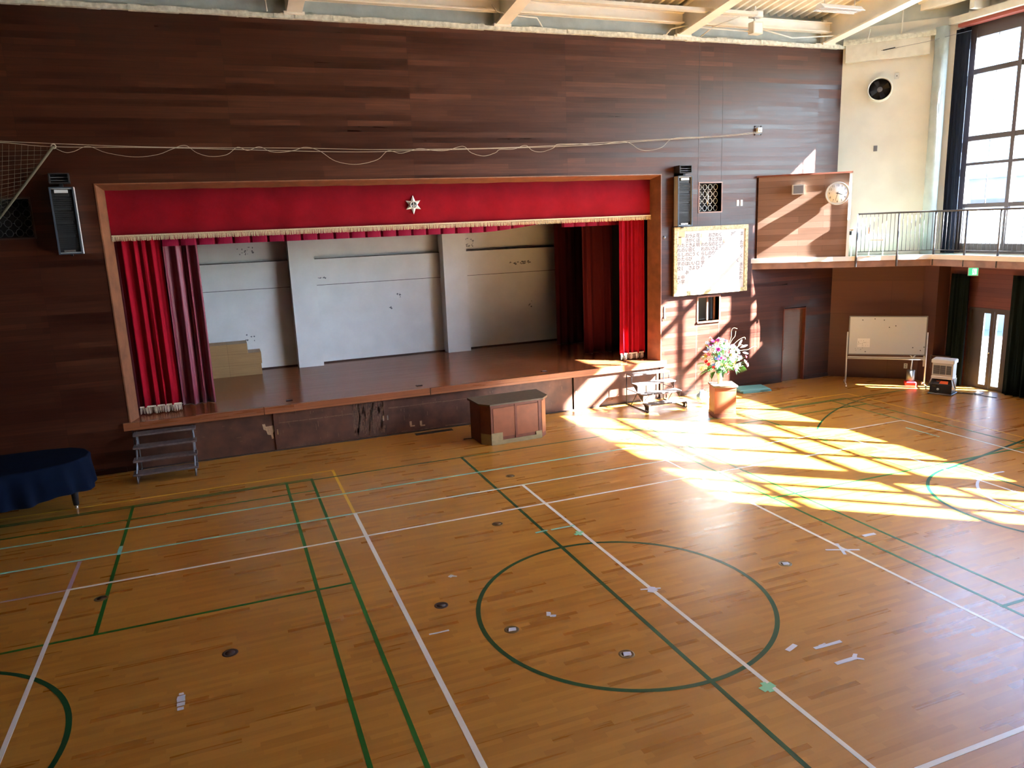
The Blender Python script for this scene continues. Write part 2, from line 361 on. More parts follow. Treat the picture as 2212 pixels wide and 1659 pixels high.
# right wall: lower wood with a double door, upper glazed
o = struct('wall_right_lower', holed(-13, 0, 0, 3.3, [(-2.2,-.98,0,2.0)], .3), 'sidewood', loc=(HX,-1.9,0)); o.rotation_euler=(0,0,PI/2)
o.location = (HX, -1.75, 0)
# (local x runs along +Y here; the front face looks to -X after mirroring)
o.scale = (1, -1, 1)
struct('wall_right_upper', MB().box(HX,HX+.3,-1.95,-1.6,3.3,9.3).box(HX,HX+.3,BY,-15.8,3.3,9.3).box(HX,HX+.3,BY,-1.6,8.95,10.75).box(HX,HX+.3,BY,-1.6,3.2,3.42), 'cream')
struct('column_corner_lower', MB().box(13.28,13.72,-2.05,-1.62,0,3.16), 'cornerwood')
struct('column_corner', MB().cyl((13.21,-1.68,3.40), .16, 5.55, n=28), 'concrete')
# rough plaster edge, concrete beam above the wood
mb = MB(); x = -C0
while x < C0-.05:
    w = random.uniform(.12,.4); x1 = min(C0, x+w)
    mb.box(x, x1, -.09-random.uniform(0,.02), .28, TOP-random.uniform(0,.012), TOP+.07+random.uniform(0,.03)); x = x1
struct('trim_2', mb, 'rough_trim', label='rough white plaster edge on top of the wooden wall')
struct('trim_3', MB().box(-C0-1,C0+1,.02,.4,TOP+.05,9.75), 'concrete', label='grey concrete ring beam above the wooden wall')
struct('trim_4', MB().box(-.2,2.95,.03,.3,8.8,10.2), 'concrete', label='grey concrete beam above the cream corner wall', loc=(C0,0,0), rz=-PI/4)
mb = MB(); x = 0
while x < 2.2:
    w = random.uniform(.1,.3); mb.box(x,min(2.2,x+w),-.17-random.uniform(0,.02),.05,8.78,8.88+random.uniform(0,.03)); x += w
struct('trim_5', mb, 'rough_trim', loc=(C0,0,0), rz=-PI/4, label='rough plaster edge above the cream corner wall')
# roof: corrugated deck on sloping beams
SL = .13
def rz_(y): return 9.42+SL*(9-abs(y+9))-SL*0
mb = MB(); pitch = .24; prof = [(0,0),(.07,0),(.11,.10),(.20,.10),(.24,0)]
x = -14.2; vs = []; cols = []
while x < 14.2:
    for dx, dz in prof[:-1]: cols.append((x+dx, dz))
    x += pitch
rows = [.35, -9, -18.2]
for y in rows:
    for cx, dz in cols: vs.append((cx, y, 9.42+SL*(9-abs(y+9))+dz))
n = len(cols); fs = []
for j in range(2):
    for i in range(n-1): fs.append((j*n+i, j*n+i+1, (j+1)*n+i+1, (j+1)*n+i))
mb.add(vs, fs); k0 = len(mb.v)
for y0, y1 in ((.35,-9),(-9,-18.2)):
    z0, z1 = [9.42+SL*(9-abs(y+9))+.14 for y in (y0, y1)]
    mb.add([(-14.2,y0,z0),(14.2,y0,z0),(14.2,y1,z1),(-14.2,y1,z1),(-14.2,y0,z0+.1),(14.2,y0,z0+.1),(14.2,y1,z1+.1),(-14.2,y1,z1+.1)],
           [(0,3,2,1),(4,5,6,7),(0,1,5,4),(1,2,6,5),(2,3,7,6),(3,0,4,7)])
struct('ceiling', mb, 'deck')
BX = [-11.2,-6.72,-2.24,2.12,6.72,11.1]
for i, bx in enumerate(BX):
    mb = MB()
    for (y0, y1) in ((-.02,-9),(-9,-18)):
        zz = [8.80+SL*(9-abs(y+9)) for y in (y0, y1)]
        for (w, a, b) in ((.15,0,.035),(.03,.03,.60),(.13,.58,.615)):
            vs = []
            for y, z in ((y0, zz[0]), (y1, zz[1])):
                vs += [(bx-w,y,z+a),(bx+w,y,z+a),(bx+w,y,z+b),(bx-w,y,z+b)]
            mb.add(vs, [(0,1,2,3),(7,6,5,4),(0,4,5,1),(1,5,6,2),(2,6,7,3),(3,7,4,0)])
    mb.box(bx-.2,bx+.2,-.14,.03,8.78,8.84)          # bearing plate
    mb.box(bx-.15,bx+.15,-.05,.03,8.84,9.40)
    struct('trim_%d' % (6+i), mb, 'beam', label='beige steel roof beam')
# eave purlins between the beams
for i in range(5):
    a, b = BX[i]+.16, BX[i+1]-.16
    mb = MB().box(a,b,-.30,-.27,9.02,9.25).box(a,b,-.38,-.20,9.02,9.045).box(a,b,-.38,-.20,9.23,9.25)
    mb.box(a,b,-.20,.02,9.24,9.27)
    struct('trim_%d' % (12+i), mb, 'beam', label='cream eave purlin between roof beams')
mb = MB().box(13.30,13.62,-17.9,-1.75,8.98,9.14)
struct('trim_17', mb, 'trimcream', label='cream channel above the tall windows')
struct('trim_18', MB().box(13.45,13.69,-17.9,-1.9,8.90,8.98), 'redrust', label='red-brown strip above the tall windows')
struct('trim_19', MB().box(12.95,13.25,-17.9,-1.0,9.42,9.62), 'beam', label='upper eave beam over the window side')
for y in (-2.6,-5.2,-7.8):
    struct('trim_20', MB().box(13.0,13.5,y-.06,y+.06,9.14,9.42), 'trimcream', label='short strut above window channel')

# ------------------------------------------------------------------ tall windows in the right wall
GZ = [3.42, 4.6, 5.6, 6.22, 7.82, 8.95]
bays = [(-1.95,-4.2),(-4.49,-8.77),(-9.1,-13.2),(-13.6,-15.8)]
for bi, (ya, yb) in enumerate(bays):
    mb = MB(); X0, X1 = HX+.06, HX+.17
    if bi == 0: ms = [-2.19,-2.34,-3.35]; ms = [(-2.14,.075),(-3.37,.05)]
    else:
        n = 3; ms = [(ya+(yb-ya)*k/n, .05) for k in range(1, n)]
    posts = [(ya-.04,.04)]+ms+[(yb+.04,.04)]
    for y, w in posts: mb.box(X0-.03,X1,y-w,y+w,GZ[0],GZ[-1])
    for z, w in ((GZ[0]+.1,.14),(GZ[1],.05),(GZ[2]+.02,.032),(GZ[3]+.02,.06),(GZ[4],.06),(GZ[5]-.16,.18)): mb.box(X0-.02,X1,yb,ya,z-w,z+w)
    w_ = struct('window_%d' % (bi+1), mb, 'winframe')
    zs = [(GZ[0]+.24,GZ[1]-.05,'frost')]+[(GZ[k]+.05,GZ[k+1]-.05,'glass') for k in range(1,5)]
    ys = [p[0] for p in posts]
    for k in range(len(ys)-1):
        if ys[k]-ys[k+1] < .2 and bi: continue
        for (za, zb, g) in zs:
            obj('frosted_pane' if g == 'frost' else 'glass_pane', MB().box(HX+.10,HX+.106,ys[k+1]+.02,ys[k]-.02,za-.03,zb+.03), g, w_)
            ym = (ys[k]+ys[k+1])/2
            if g == 'glass' and ys[k]-ys[k+1] > .5 and bi == 0: obj('glazing_bar', MB().box(HX+.09,HX+.12,ym-.007,ym+.007,za,zb), 'winframe', w_)
# pillars between the bays
for ya, yb in ((-4.2,-4.49),(-8.77,-9.1),(-13.2,-13.6)):
    struct('column_window', MB().box(HX-.05,HX+.3,yb,ya,3.3,9.3), 'concrete')
# outside: ground, wooded slope, low neighbouring wall
struct('ground_outside', MB().box(13.95,120,-60,60,-.5,-.25), 'ground')
mb = MB(); vs = []; fs = []; nx, ny = 26, 50
for i in range(nx):
    for j in range(ny):
        X = 30+i*1.6; Y = -6+j*1.6
        h = 1.0+9.5*(1-math.exp(-((X-30)/12)))*1.0+random.uniform(-.5,.5)+.8*math.sin(Y*.35)+1.2*math.sin(X*.5+Y*.2)
        if i == 0: h = -.3
        vs.append((X, Y, h))
for i in range(nx-1):
    for j in range(ny-1): fs.append((i*ny+j, (i+1)*ny+j, (i+1)*ny+j+1, i*ny+j+1))
mb.add(vs, fs, True)
struct('hillside_outside', mb, 'hill')
tag(obj('neighbouring_building', MB().box(24,29,2,16,-.25,5.6).box(23.8,29.2,1.8,16.2,5.6,5.8).mat(1).box(23.97,24.0,4,5.6,2.6,4.8).box(23.97,24.0,7,8.6,2.6,4.8).box(23.97,24.0,10,11.6,2.6,4.8), ['outwall','winframe']), 'pale low building seen through the tall windows', 'building')

# ------------------------------------------------------------------ stage
struct('stage_floor', MB().box(-6.16,6.16,.0,.29,.86,1.0).box(-8.2,8.2,.29,5.2,.0,1.0), 'stagefloor')
for i, (a, b) in enumerate(((-6.3,-3.62),(-3.6,.02),(.04,6.32))):
    struct('stage_nosing', MB().box(a,b,-.06,.02,.85,1.003), 'nosing', label='brown timber edge of the stage')
# apron panels (sliding doors under the stage)
AP = [(-6.15,-3.42,.05),(-3.44,-1.02,.02),(-1.04,3.66,.05),(3.70,6.15,.03)]
lab = ['dark brown panel behind the left steps with torn edge','scuffed brown sliding panel with a pale worn end, left of the desk','long dark brown scraped panel behind the desk','sunlit brown panel behind the right steps']
for i, (a, b, y) in enumerate(AP):
    t = thing('stage_front_panel', lab[i], 'panel', (a,y,0), group='panels closing the front of the stage')
    obj('board', MB().box(0,b-a,0,.025,.02,.85), 'apron', t)
    sc = MB(); L = b-a
    rr = random.Random(i*5+1)
    if i in (1,2):
        z = .60 if i == 1 else .62
        x = .1
        while x < L*(.9 if i == 1 else .75):
            w = rr.uniform(.08,.4); sc.box(x,x+w,-.001,0,z+rr.uniform(-.006,.006),z+rr.uniform(.012,.028)); x += w*rr.uniform(.9,1.15); 
        for k in range(26): 
            x = rr.uniform(.05,L-.2); zz = rr.uniform(.06,.8); sc.box(x,x+rr.uniform(.006,.014),-.001,0,zz,zz+rr.uniform(.02,.14))
        for k in range(40):
            x = rr.uniform(0,L-.25); sc.box(x,x+rr.uniform(.03,.2),-.001,0,.03,.03+rr.uniform(.006,.03))
        if i == 1:
            for k in range(260):
                x = L-.75+rr.uniform(0,.70); zz = rr.uniform(.08,.8); sc.box(x,x+rr.uniform(.006,.03),-.001,0,zz,min(.84,zz+rr.uniform(.02,.22)))
    elif i == 0:
        for k in range(8): x = rr.uniform(.9,L-.4); zz = rr.uniform(.3,.7); sc.box(x,x+rr.uniform(.02,.1),-.001,0,zz,zz+.012)
    else:
        for k in range(20): x = rr.uniform(.05,L-.2); zz = rr.uniform(.04,.2); sc.box(x,x+rr.uniform(.02,.08),-.001,0,zz,zz+.03)
    obj('scuff_marks', sc, 'scuff', t)
    if i == 0:
        tw = MB(); 
        tw.quadprism([(L-.26,-.002,.62),(L-.20,-.002,.62),(L-.19,-.002,.56),(L-.03,-.002,.57),(L-.02,-.002,.44),(L-.06,-.002,.40),(L-.05,-.002,.28),(L-.09,-.002,.27),(L-.10,-.002,.36),(L-.17,-.002,.38),(L-.19,-.002,.47),(L-.24,-.002,.50)], (0,.0015,0))
        obj('torn_patch', tw, 'barewood', t)
    if i in (1,2,3):
        for hx in ([.06, L-.06] if i == 1 else [.06]): obj('pull_handle', MB().box(hx-.014,hx+.014,-.006,.002,.36,.48), 'steel', t)
    if i == 2:
        for hx, hz in ((.56,.16),(.80,.14)): obj('chipped_patch', MB().box(hx,hx+.05,-.002,0,hz,hz+.1).box(hx+.01,hx+.12,-.002,0,hz-.03,hz), 'barewood', t)
struct('stage_front_void', MB().box(-6.165,6.165,.09,.28,0,.85), 'dark')
struct('baseboard_stage', MB().box(-6.165,6.165,.0,.06,0,.02), 'darkwood')
# frame of the stage opening, splayed inwards
mb = MB()
for s in (-1,1):
    mb.add([(s*6.165,-.012,1.0),(s*6.04,.42,1.0),(s*6.5,.42,1.0),(s*6.185,-.012,1.0),(s*6.165,-.012,5.63),(s*6.04,.42,5.52),(s*6.5,.42,5.7),(s*6.185,-.012,5.65)],
           [(0,1,5,4),(1,2,6,5),(2,3,7,6),(3,0,4,7),(0,3,2,1),(4,5,6,7)])
mb.add([(-6.165,-.012,5.63),(6.165,-.012,5.63),(6.04,.42,5.52),(-6.04,.42,5.52),(-6.185,-.012,5.65),(6.185,-.012,5.65),(6.5,.42,5.8),(-6.5,.42,5.8)],
       [(0,3,2,1),(4,5,6,7),(0,1,5,4),(2,3,7,6),(1,2,6,5),(3,0,4,7)])
struct('trim_21', mb, 'frame', label='brown timber frame around the stage opening')
# stage box
struct('wall_stage_back', MB().box(-8.2,8.2,4.85,5.1,1,3.87).box(-8.2,8.2,4.97,5.1,3.87,6.6).box(-8.2,8.2,4.82,4.86,3.17,3.87).mat(1).box(-8.2,8.2,4.80,4.86,1.0,1.03), ['stagewhite','darkwood'])
struct('trim_24', MB().box(-8.2,8.2,4.815,4.97,3.868,3.884).box(-8.2,8.2,4.812,4.85,3.16,3.172), 'louvre', label='dirt and painted shadow lines along the ledge of the stage back wall')  # dark strips paint in the shadow lines at ledge and beam, plus ledge dirt
for x0, x1 in ((-2.42,-1.76),(1.80,2.49)): struct('column_stage', MB().box(x0,x1,4.42,4.9,1,6.6), 'stagewhite')
struct('wall_stage_left', MB().box(-8.4,-8.2,.28,5.1,0,6.8), 'darkwood'); struct('wall_stage_right', MB().box(8.2,8.4,.28,5.1,0,6.8), 'darkwood')
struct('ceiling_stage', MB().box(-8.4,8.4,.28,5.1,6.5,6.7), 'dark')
# cracks and damp marks on the stage back wall
st = MB(); rr = random.Random(3)
def blotch(cx, cz, w, h, n, y=4.849):
    for k in range(n):
        x = cx+rr.uniform(-w,w)/2; z = cz+rr.uniform(-h,h)/2; a = rr.uniform(.01,.05); b = rr.uniform(.006,.03)
        st.add([(x-a,y,z),(x,y,z-b),(x+a*.8,y,z+b*.2),(x,y,z+b)], [(0,1,2,3)])
for a in ((4.3,3.45,.7,.07,30),(-1.55,3.36,.3,.03,8),(2.75,4.1,.35,.3,20),(4.6,2.2,.1,.2,6),(1.45,4.7,.3,.12,10)): blotch(*a, y=4.80 if a[1] > 3.2 and a[1] < 3.8 else (4.965 if a[1] > 3.9 else 4.849))
blotch(.55,2.73,.10,.12,8); blotch(.30,2.4,.05,.08,5); blotch(-3.6,1.9,.3,.3,6); blotch(-3.45,4.15,.5,.25,14,4.965)
o = obj('crack_marks', st, 'greymetal'); o['kind'] = 'structure'

# ------------------------------------------------------------------ curtains
def curtain(x0, x1, y, z0, z1, amp, waves, seed=0, squeeze=0, thick=.012, nz=14, direction='x', phase=0):
    """draped cloth: pleats deepen towards the hem; returns closed MB"""
    rr = random.Random(seed); ph = [rr.uniform(0, 2*PI) for _ in range(4)]
    nx = int(waves*14)+2; vs = []; fs = []
    for side in (0, 1):
        for j in range(nz+1):
            t = j/nz; z = z1+(z0-z1)*t
            for i in range(nx+1):
                u = i/nx; uu = u+.35/waves*math.sin(2*PI*u*1.3+ph[0])*.5
                a = amp*(.55+.45*t)
                off = a*math.sin(2*PI*waves*uu+ph[1]+.5*math.sin(t*2+ph[2]))+a*.35*math.sin(2*PI*waves*2.3*uu+ph[3])
                c = (x0+x1)/2; x = x0+(x1-x0)*u; x = c+(x-c)*(1-squeeze*t)
                yy = y+off+side*thick
                vs.append((x, yy, z) if direction == 'x' else (yy, x, z))
    N = (nx+1)*(nz+1)
    for j in range(nz):
        for i in range(nx):
            a = j*(nx+1)+i; fs.append((a, a+1, a+nx+2, a+nx+1)); fs.append((N+a+nx+1, N+a+nx+2, N+a+1, N+a))
    for j in range(nz):
        for i in (0, nx): a = j*(nx+1)+i; fs.append((a, a+nx+1, N+a+nx+1, N+a))
    for i in range(nx):
        for j in (0, nz): a = j*(nx+1)+i; fs.append((a, a+1, N+a+1, N+a))
    return MB().add(vs, fs, True)
def fringe(x0, x1, y, z0, z1, step=.018, seed=1, wav=0, waves=1):
    rr = random.Random(seed); mb = MB().box(x0,x1,y-.012,y+.012,z1-.02,z1+.008); x = x0
    while x < x1-step*.5:
        yo = wav*math.sin(2*PI*waves*(x-x0)/(x1-x0)); d = rr.uniform(-.012,.012)
        mb.tube([(x+step/2,y+yo,z1-.01),(x+step/2+d*.5,y+yo-.004,(z0+z1)/2),(x+step/2+d,y+yo+rr.uniform(-.006,.006),z0+rr.uniform(0,.012))], [.006,.0075,.006], 5); x += step
    return mb
t = thing('stage_valance', 'wide red valance with gold fringe hanging across the top of the stage', 'valance')
mb = MB(); nx = 90; vs = []
for i in range(nx+1):
    x = -6.06+12.12*i/nx; yy = .33+.012*math.sin(i*.9)+.008*math.sin(i*.37)
    vs += [(x,yy,4.64),(x,yy,5.62),(x,yy+.02,4.64),(x,yy+.02,5.62)]
fs = []
for i in range(nx):
    a = i*4; fs += [(a,a+4,a+5,a+1),(a+2,a+3,a+7,a+6),(a,a+2,a+6,a+4),(a+1,a+5,a+7,a+3)]
mb.add(vs, fs, True)
obj('cloth', mb, 'red', t); obj('gold_fringe', fringe(-6.05,6.06,.295,4.565,4.68,.0165,3), 'fringe', t)
# emblem
t = thing('emblem', 'silver six-pointed star emblem fixed to the middle of the red valance', 'emblem', (0,.30,5.10))
pts = []
for k in range(12):
    a = PI/2+k*PI/6
    if k % 2 == 0: R = .205 if k in (0, 6) else .19
    else: R = .095
    pts.append((R*math.cos(a), R*math.sin(a)))
mb = MB(); n = 12; vs = [(x,0,z) for x, z in pts]+[(0,-.03,0)]+[(x,.008,z) for x, z in pts]
mb.add(vs, [(i,(i+1)%n,n) for i in range(n)]+[(i,n+1+i,n+1+(i+1)%n,(i+1)%n) for i in range(n)])
st_ = obj('star', mb, 'silver', t)
obj('rim', MB().lathe([(.062,-.02),(.062,-.042),(.082,-.042),(.082,-.01)], ax='Y', n=28), 'silver', st_)
obj('disc', MB().cyl((0,-.036,0), .064, .02, 'Y', 28), 'black', st_)
mb = MB()
mb.quadprism([(-.010,-.04,-.055),(.010,-.04,-.055),(.006,-.04,.055),(-.006,-.04,.055)], (0,.004,0))
for s in (-1,1): mb.quadprism([(s*.018,-.04,-.04),(s*.052,-.04,-.028),(s*.036,-.04,.012)][::1], (0,.004,0))
obj('crest_mark', mb, 'silver', st_)
# front curtains with fringe
for nm, lbl, x0, x1, y, sd in (('stage_curtain','bright red velvet curtain with ivory fringe at the left of the stage',-6.02,-5.22,.60,4),('stage_curtain','bright red velvet curtain with ivory fringe at the right of the stage',5.33,6.03,.60,9)):
    t = thing(nm, lbl, 'curtain', group='front stage curtains')
    obj('cloth', curtain(x0,x1,y,1.16,5.6,.05,4.5,sd), 'redcurtain', t)
    obj('ivory_fringe', fringe(x0,x1,y-.03,1.02,1.18,.02,sd,.045,4.5), 'fringewhite', t)
# crimson pelmet behind
t = thing('stage_pelmet', 'pleated crimson pelmet just below the gold fringe, lifting at its right end', 'pelmet')
def pelmet(x0, x1, y, zf, n):
    mb = MB(); vs = []; N = n*8
    for i in range(N+1):
        u = i/N; x = x0+(x1-x0)*u; ph = (u*n) % 1
        yy = y-.03*abs(math.sin(PI*ph)) + (.04 if ph < .08 else 0)
        zb = zf(u); vs += [(x,yy,zb),(x,yy,5.2),(x,yy+.01,zb),(x,yy+.01,5.2)]
    fs = []
    for i in range(N): a = i*4; fs += [(a,a+4,a+5,a+1),(a+2,a+3,a+7,a+6),(a,a+2,a+6,a+4)]
    return mb.add(vs, fs)
obj('cloth', pelmet(-5.25,3.3,1.0, lambda u: 4.43 if u < .82 else 4.43+.14*((u-.82)/.18)**1.5, 24), 'magenta', t)
t = thing('stage_pelmet', 'short crimson pelmet piece above the dark right-hand stage curtains', 'pelmet')
obj('cloth', pelmet(3.95,5.6,1.0, lambda u: 4.47, 5), 'magenta', t); obj('batten', MB().tube([(3.8,1.0,5.2),(6.3,1.0,5.2)], .025, 8), 'blackmetal', t)
for x in (4.2,5.8): obj('hanger', MB().tube([(x,1.0,5.2),(x,1.0,6.5)], .01, 6), 'blackmetal', t)
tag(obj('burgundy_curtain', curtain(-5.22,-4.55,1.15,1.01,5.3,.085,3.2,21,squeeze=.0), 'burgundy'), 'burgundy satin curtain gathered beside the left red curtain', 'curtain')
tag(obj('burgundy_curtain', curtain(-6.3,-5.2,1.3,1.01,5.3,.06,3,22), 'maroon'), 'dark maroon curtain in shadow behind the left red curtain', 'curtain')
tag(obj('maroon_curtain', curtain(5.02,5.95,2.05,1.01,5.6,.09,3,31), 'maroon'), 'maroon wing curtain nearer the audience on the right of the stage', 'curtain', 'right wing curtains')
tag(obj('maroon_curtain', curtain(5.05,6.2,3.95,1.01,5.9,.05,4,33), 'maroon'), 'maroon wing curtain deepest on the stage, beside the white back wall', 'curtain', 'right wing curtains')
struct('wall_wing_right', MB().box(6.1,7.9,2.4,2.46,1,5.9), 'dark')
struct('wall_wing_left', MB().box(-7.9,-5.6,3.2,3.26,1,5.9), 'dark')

# stepped plywood boxes at the stage back left
bx = [(-4.95,-3.40,1.0,1.29,'long bottom plywood step box on the stage'),(-4.95,-3.38,1.29,1.585,'middle plywood step box on the stage'),(-4.95,-3.70,1.585,1.845,'short top plywood step box on the stage')]
for a, b, z0, z1, l in bx:
    o = obj('plywood_box', MB().bbox(0,b-a,0,.62,0,z1-z0,.006), 'boxwood'); o.location = (a,4.08,z0); tag(o, l, 'box', 'stacked plywood step boxes')
for x, y, l in ((-.12,.38,'small dark socket cover near the middle of the stage edge'),(3.06,.37,'small dark socket cover right of centre on the stage edge'),(-3.05,.39,'small dark socket cover near the left of the stage edge')):
    t = thing('stage_socket', l, 'socket cover', (x,y,1.0), group='floor socket covers on the stage')
    obj('cover', MB().bbox(-.07,.07,-.05,.05,0,.012,.004), 'blackmetal', t); obj('lid', MB().box(-.045,.045,-.03,.03,.012,.016), 'greymetal', t)

# ------------------------------------------------------------------ things in the main wall
def grille(cx, side):
    t = thing('ring_grille', 'wall opening with a lattice of metal rings %s' % ('right of the right-hand loudspeaker' if side > 0 else 'at the far left edge'), 'grille', (cx,0,4.71), group='ring grilles beside the stage')
    obj('opening_frame', MB().box(-.36,-.33,-.015,.25,-.03,.73).box(.33,.36,-.015,.25,-.03,.73).box(-.33,.33,-.015,.25,-.03,0).box(-.33,.33,-.015,.25,.70,.73), 'frame' if side > 0 else 'darkwood', t)
    obj('backing', MB().box(-.33,.33,.24,.26,0,.70), 'dark', t)
    mb = MB()
    for i in range(4):
        for j in range(4):
            x = -.245+.163*i; z = .09+.173*j; pts = [(x+.058*math.cos(a*PI/8),.12,z+.068*math.sin(a*PI/8)) for a in range(17)]
            mb.tube(pts, .006, 5, False)
            if i < 3: mb.tube([(x+.058,.12,z),(x+.105,.12,z)], .006, 5)
            if j < 3: mb.tube([(x,.12,z+.068),(x,.12,z+.105)], .006, 5)
    obj('ring_lattice', mb, 'silver' if side > 0 else 'louvre', t)
    if side > 0: obj('inner_pipe', MB().cyl((.06,.2,0), .03, .7, n=10), 'steel', t)
grille(7.62, 1); grille(-7.62, -1)
# small control-room window
w = struct('window_5', MB().box(7.25,7.29,-.02,.28,1.88,2.58).box(7.94,7.98,-.02,.28,1.88,2.58).box(7.29,7.94,-.02,.28,2.54,2.58).box(7.25,7.98,-.05,.28,1.88,1.92).box(7.68,7.72,.16,.2,1.92,2.54), 'frame')
obj('glass_pane', MB().box(7.29,7.70,.18,.185,1.92,2.54), 'glass', w); obj('sliding_sash', MB().box(7.66,7.70,.13,.16,1.92,2.54).box(7.88,7.92,.13,.16,1.92,2.54), 'frame', w)
struct('wall_booth', MB().box(7.1,8.1,.55,.6,1.6,2.9).box(7.1,7.12,.28,.6,1.6,2.9).box(8.08,8.1,.28,.6,1.6,2.9).box(7.1,8.1,.28,.6,1.58,1.6).box(7.1,8.1,.28,.6,2.9,2.92), 'outwall')
# vertical cover strips of the service column, and switches
for x in (7.25,7.95):
    struct('trim_22', MB().box(x-.005,x+.005,-.003,.0,0,1.86).box(x-.005,x+.005,-.003,0,2.6,4.68).box(x-.005,x+.005,-.003,0,5.44,TOP), 'darkwood', label='thin seam strip')
t = thing('wall_switch', 'pair of small white switch plates on the wooden wall', 'switch', (8.52,0,4.90))
for dx in (-.055,.06): 
    p = obj('switch_plate', MB().bbox(dx-.035,dx+.035,-.012,0,-.075,.075,.005), 'white', t); obj('rocker', MB().box(dx-.012,dx+.012,-.017,-.012,-.03,.03), 'offwhite', p)
# door in the main wall
d = struct('door_1', MB().box(.0,.72,.10,.14,0,2.0), 'doorwood', loc=(10.09,0,0))
obj('door_frame', MB().box(-.03,0,-.01,.26,0,2.04).box(.72,.745,-.01,.26,0,2.04).box(-.03,.745,-.01,.26,2.0,2.03), 'deskframe', d)
obj('door_handle', MB().cyl((.07,.06,.92), .028, .04, 'Y', 16).cyl((.07,.09,.92), .012, .03, 'Y', 10).cyl((.07,.09,.80),.018,.012,'Y',12), 'steel', d)
struct('wall_behind_door', MB().box(9.9,11,.27,.3,0,2.2), 'dark')
struct('baseboard_right', MB().box(6.35,10.05,-.018,0,0,.10).box(10.85,C0,-.018,0,0,.10), 'wallwood'); struct('baseboard_left', MB().box(-C0,-6.35,-.018,0,0,.10), 'wallwood')
# small round knob and slim pipe by the stage frame
tag(obj('wall_button', MB().lathe([(.001,-.03),(.03,-.03),(.04,-.01),(.04,0)], (6.27,0,4.12), 'Y', 16), 'greymetal'), 'small round grey button right of the stage frame', 'button')
tag(obj('wall_hook', MB().box(6.26,6.29,-.02,0,2.1,2.4).tube([(6.275,-.03,2.16),(6.275,-.06,2.12),(6.275,-.05,2.07)], .01, 6), 'steel'), 'small steel cleat low on the wall right of the stage', 'hook')

# song board
t = thing('song_board', 'large paper song sheet board with handwritten characters in a gold patterned frame', 'board', (7.60,-.06,3.50))
W2, H2 = 1.12, .855
obj('backing', MB().box(-W2,W2,-.03,.05,-H2,H2), 'darkwood', t)
obj('frame', MB().box(-W2,W2,-.075,-.03,H2-.10,H2).box(-W2,W2,-.075,-.03,-H2,-H2+.10).box(-W2,-W2+.09,-.075,-.03,-H2+.1,H2-.1).box(W2-.09,W2,-.075,-.03,-H2+.1,H2-.1), 'boardframe', t)
ps = obj('paper_sheet', MB().box(-W2+.09,W2-.09,-.05,-.03,-H2+.10,H2-.10), 'boardpaper', t)
txt = [('わたおラよ花','',0)]
colsx = {245:'  われらの学校 よい', 325:'  たのしたのし 中学', 400:'おきといのらは 中', 465:'ラがき窓にびいさ', 530:'よくよくう いよ', 610:'花は明 く 口ひ',
         705:'  われらの学校 よい校', 775:'  たのし', 845:'おきないのり', 910:'さとのさりし', 975:'めざとよに', 1045:'くはこさ', 1120:'  川', 1285:'お', 1345:'園', 1400:'よ     く    え', 1475:'ま たや く きにわれ'}
mb = MB()
for px, s in colsx.items():
    X = -W2+(px-150)/(1595-150)*2*W2
    for i, ch in enumerate(s):
        if ch == ' ': continue
        Z = H2-(360+i*84-190-(px-150)*-.0)/(1450-190)*2*H2
        if abs(Z) > H2-.14: continue
        text_mesh(mb, ch, .115, lambda u, v, X=X, Z=Z: (X+u, -.0515, Z+v))
obj('brush_lettering', mb, 'ink', ps, recalc=False)
mb = MB()
for x0, x1, z0, z1 in ((-.98,-.80,.60,.745),(-.99,-.90,.42,.62),(-.32,-.30,.58,.67),(-.33,-.31,.40,.50),(.36,.38,.42,.50),(-1.02,-1.0,-.56,-.48),(.99,1.01,.30,.42)): mb.box(x0,x1,-.052,-.05,z0,z1)
obj('bare_patches', mb, 'tan', ps)
mb = MB()
for x0, z0 in ((.40,.64),(.40,.44),(.17,.66),(-.42,.24),(-.85,-.28)): mb.box(x0,x0+.10,-.0525,-.05,z0,z0+.10)
obj('paper_patches', mb, 'offwhite', ps)

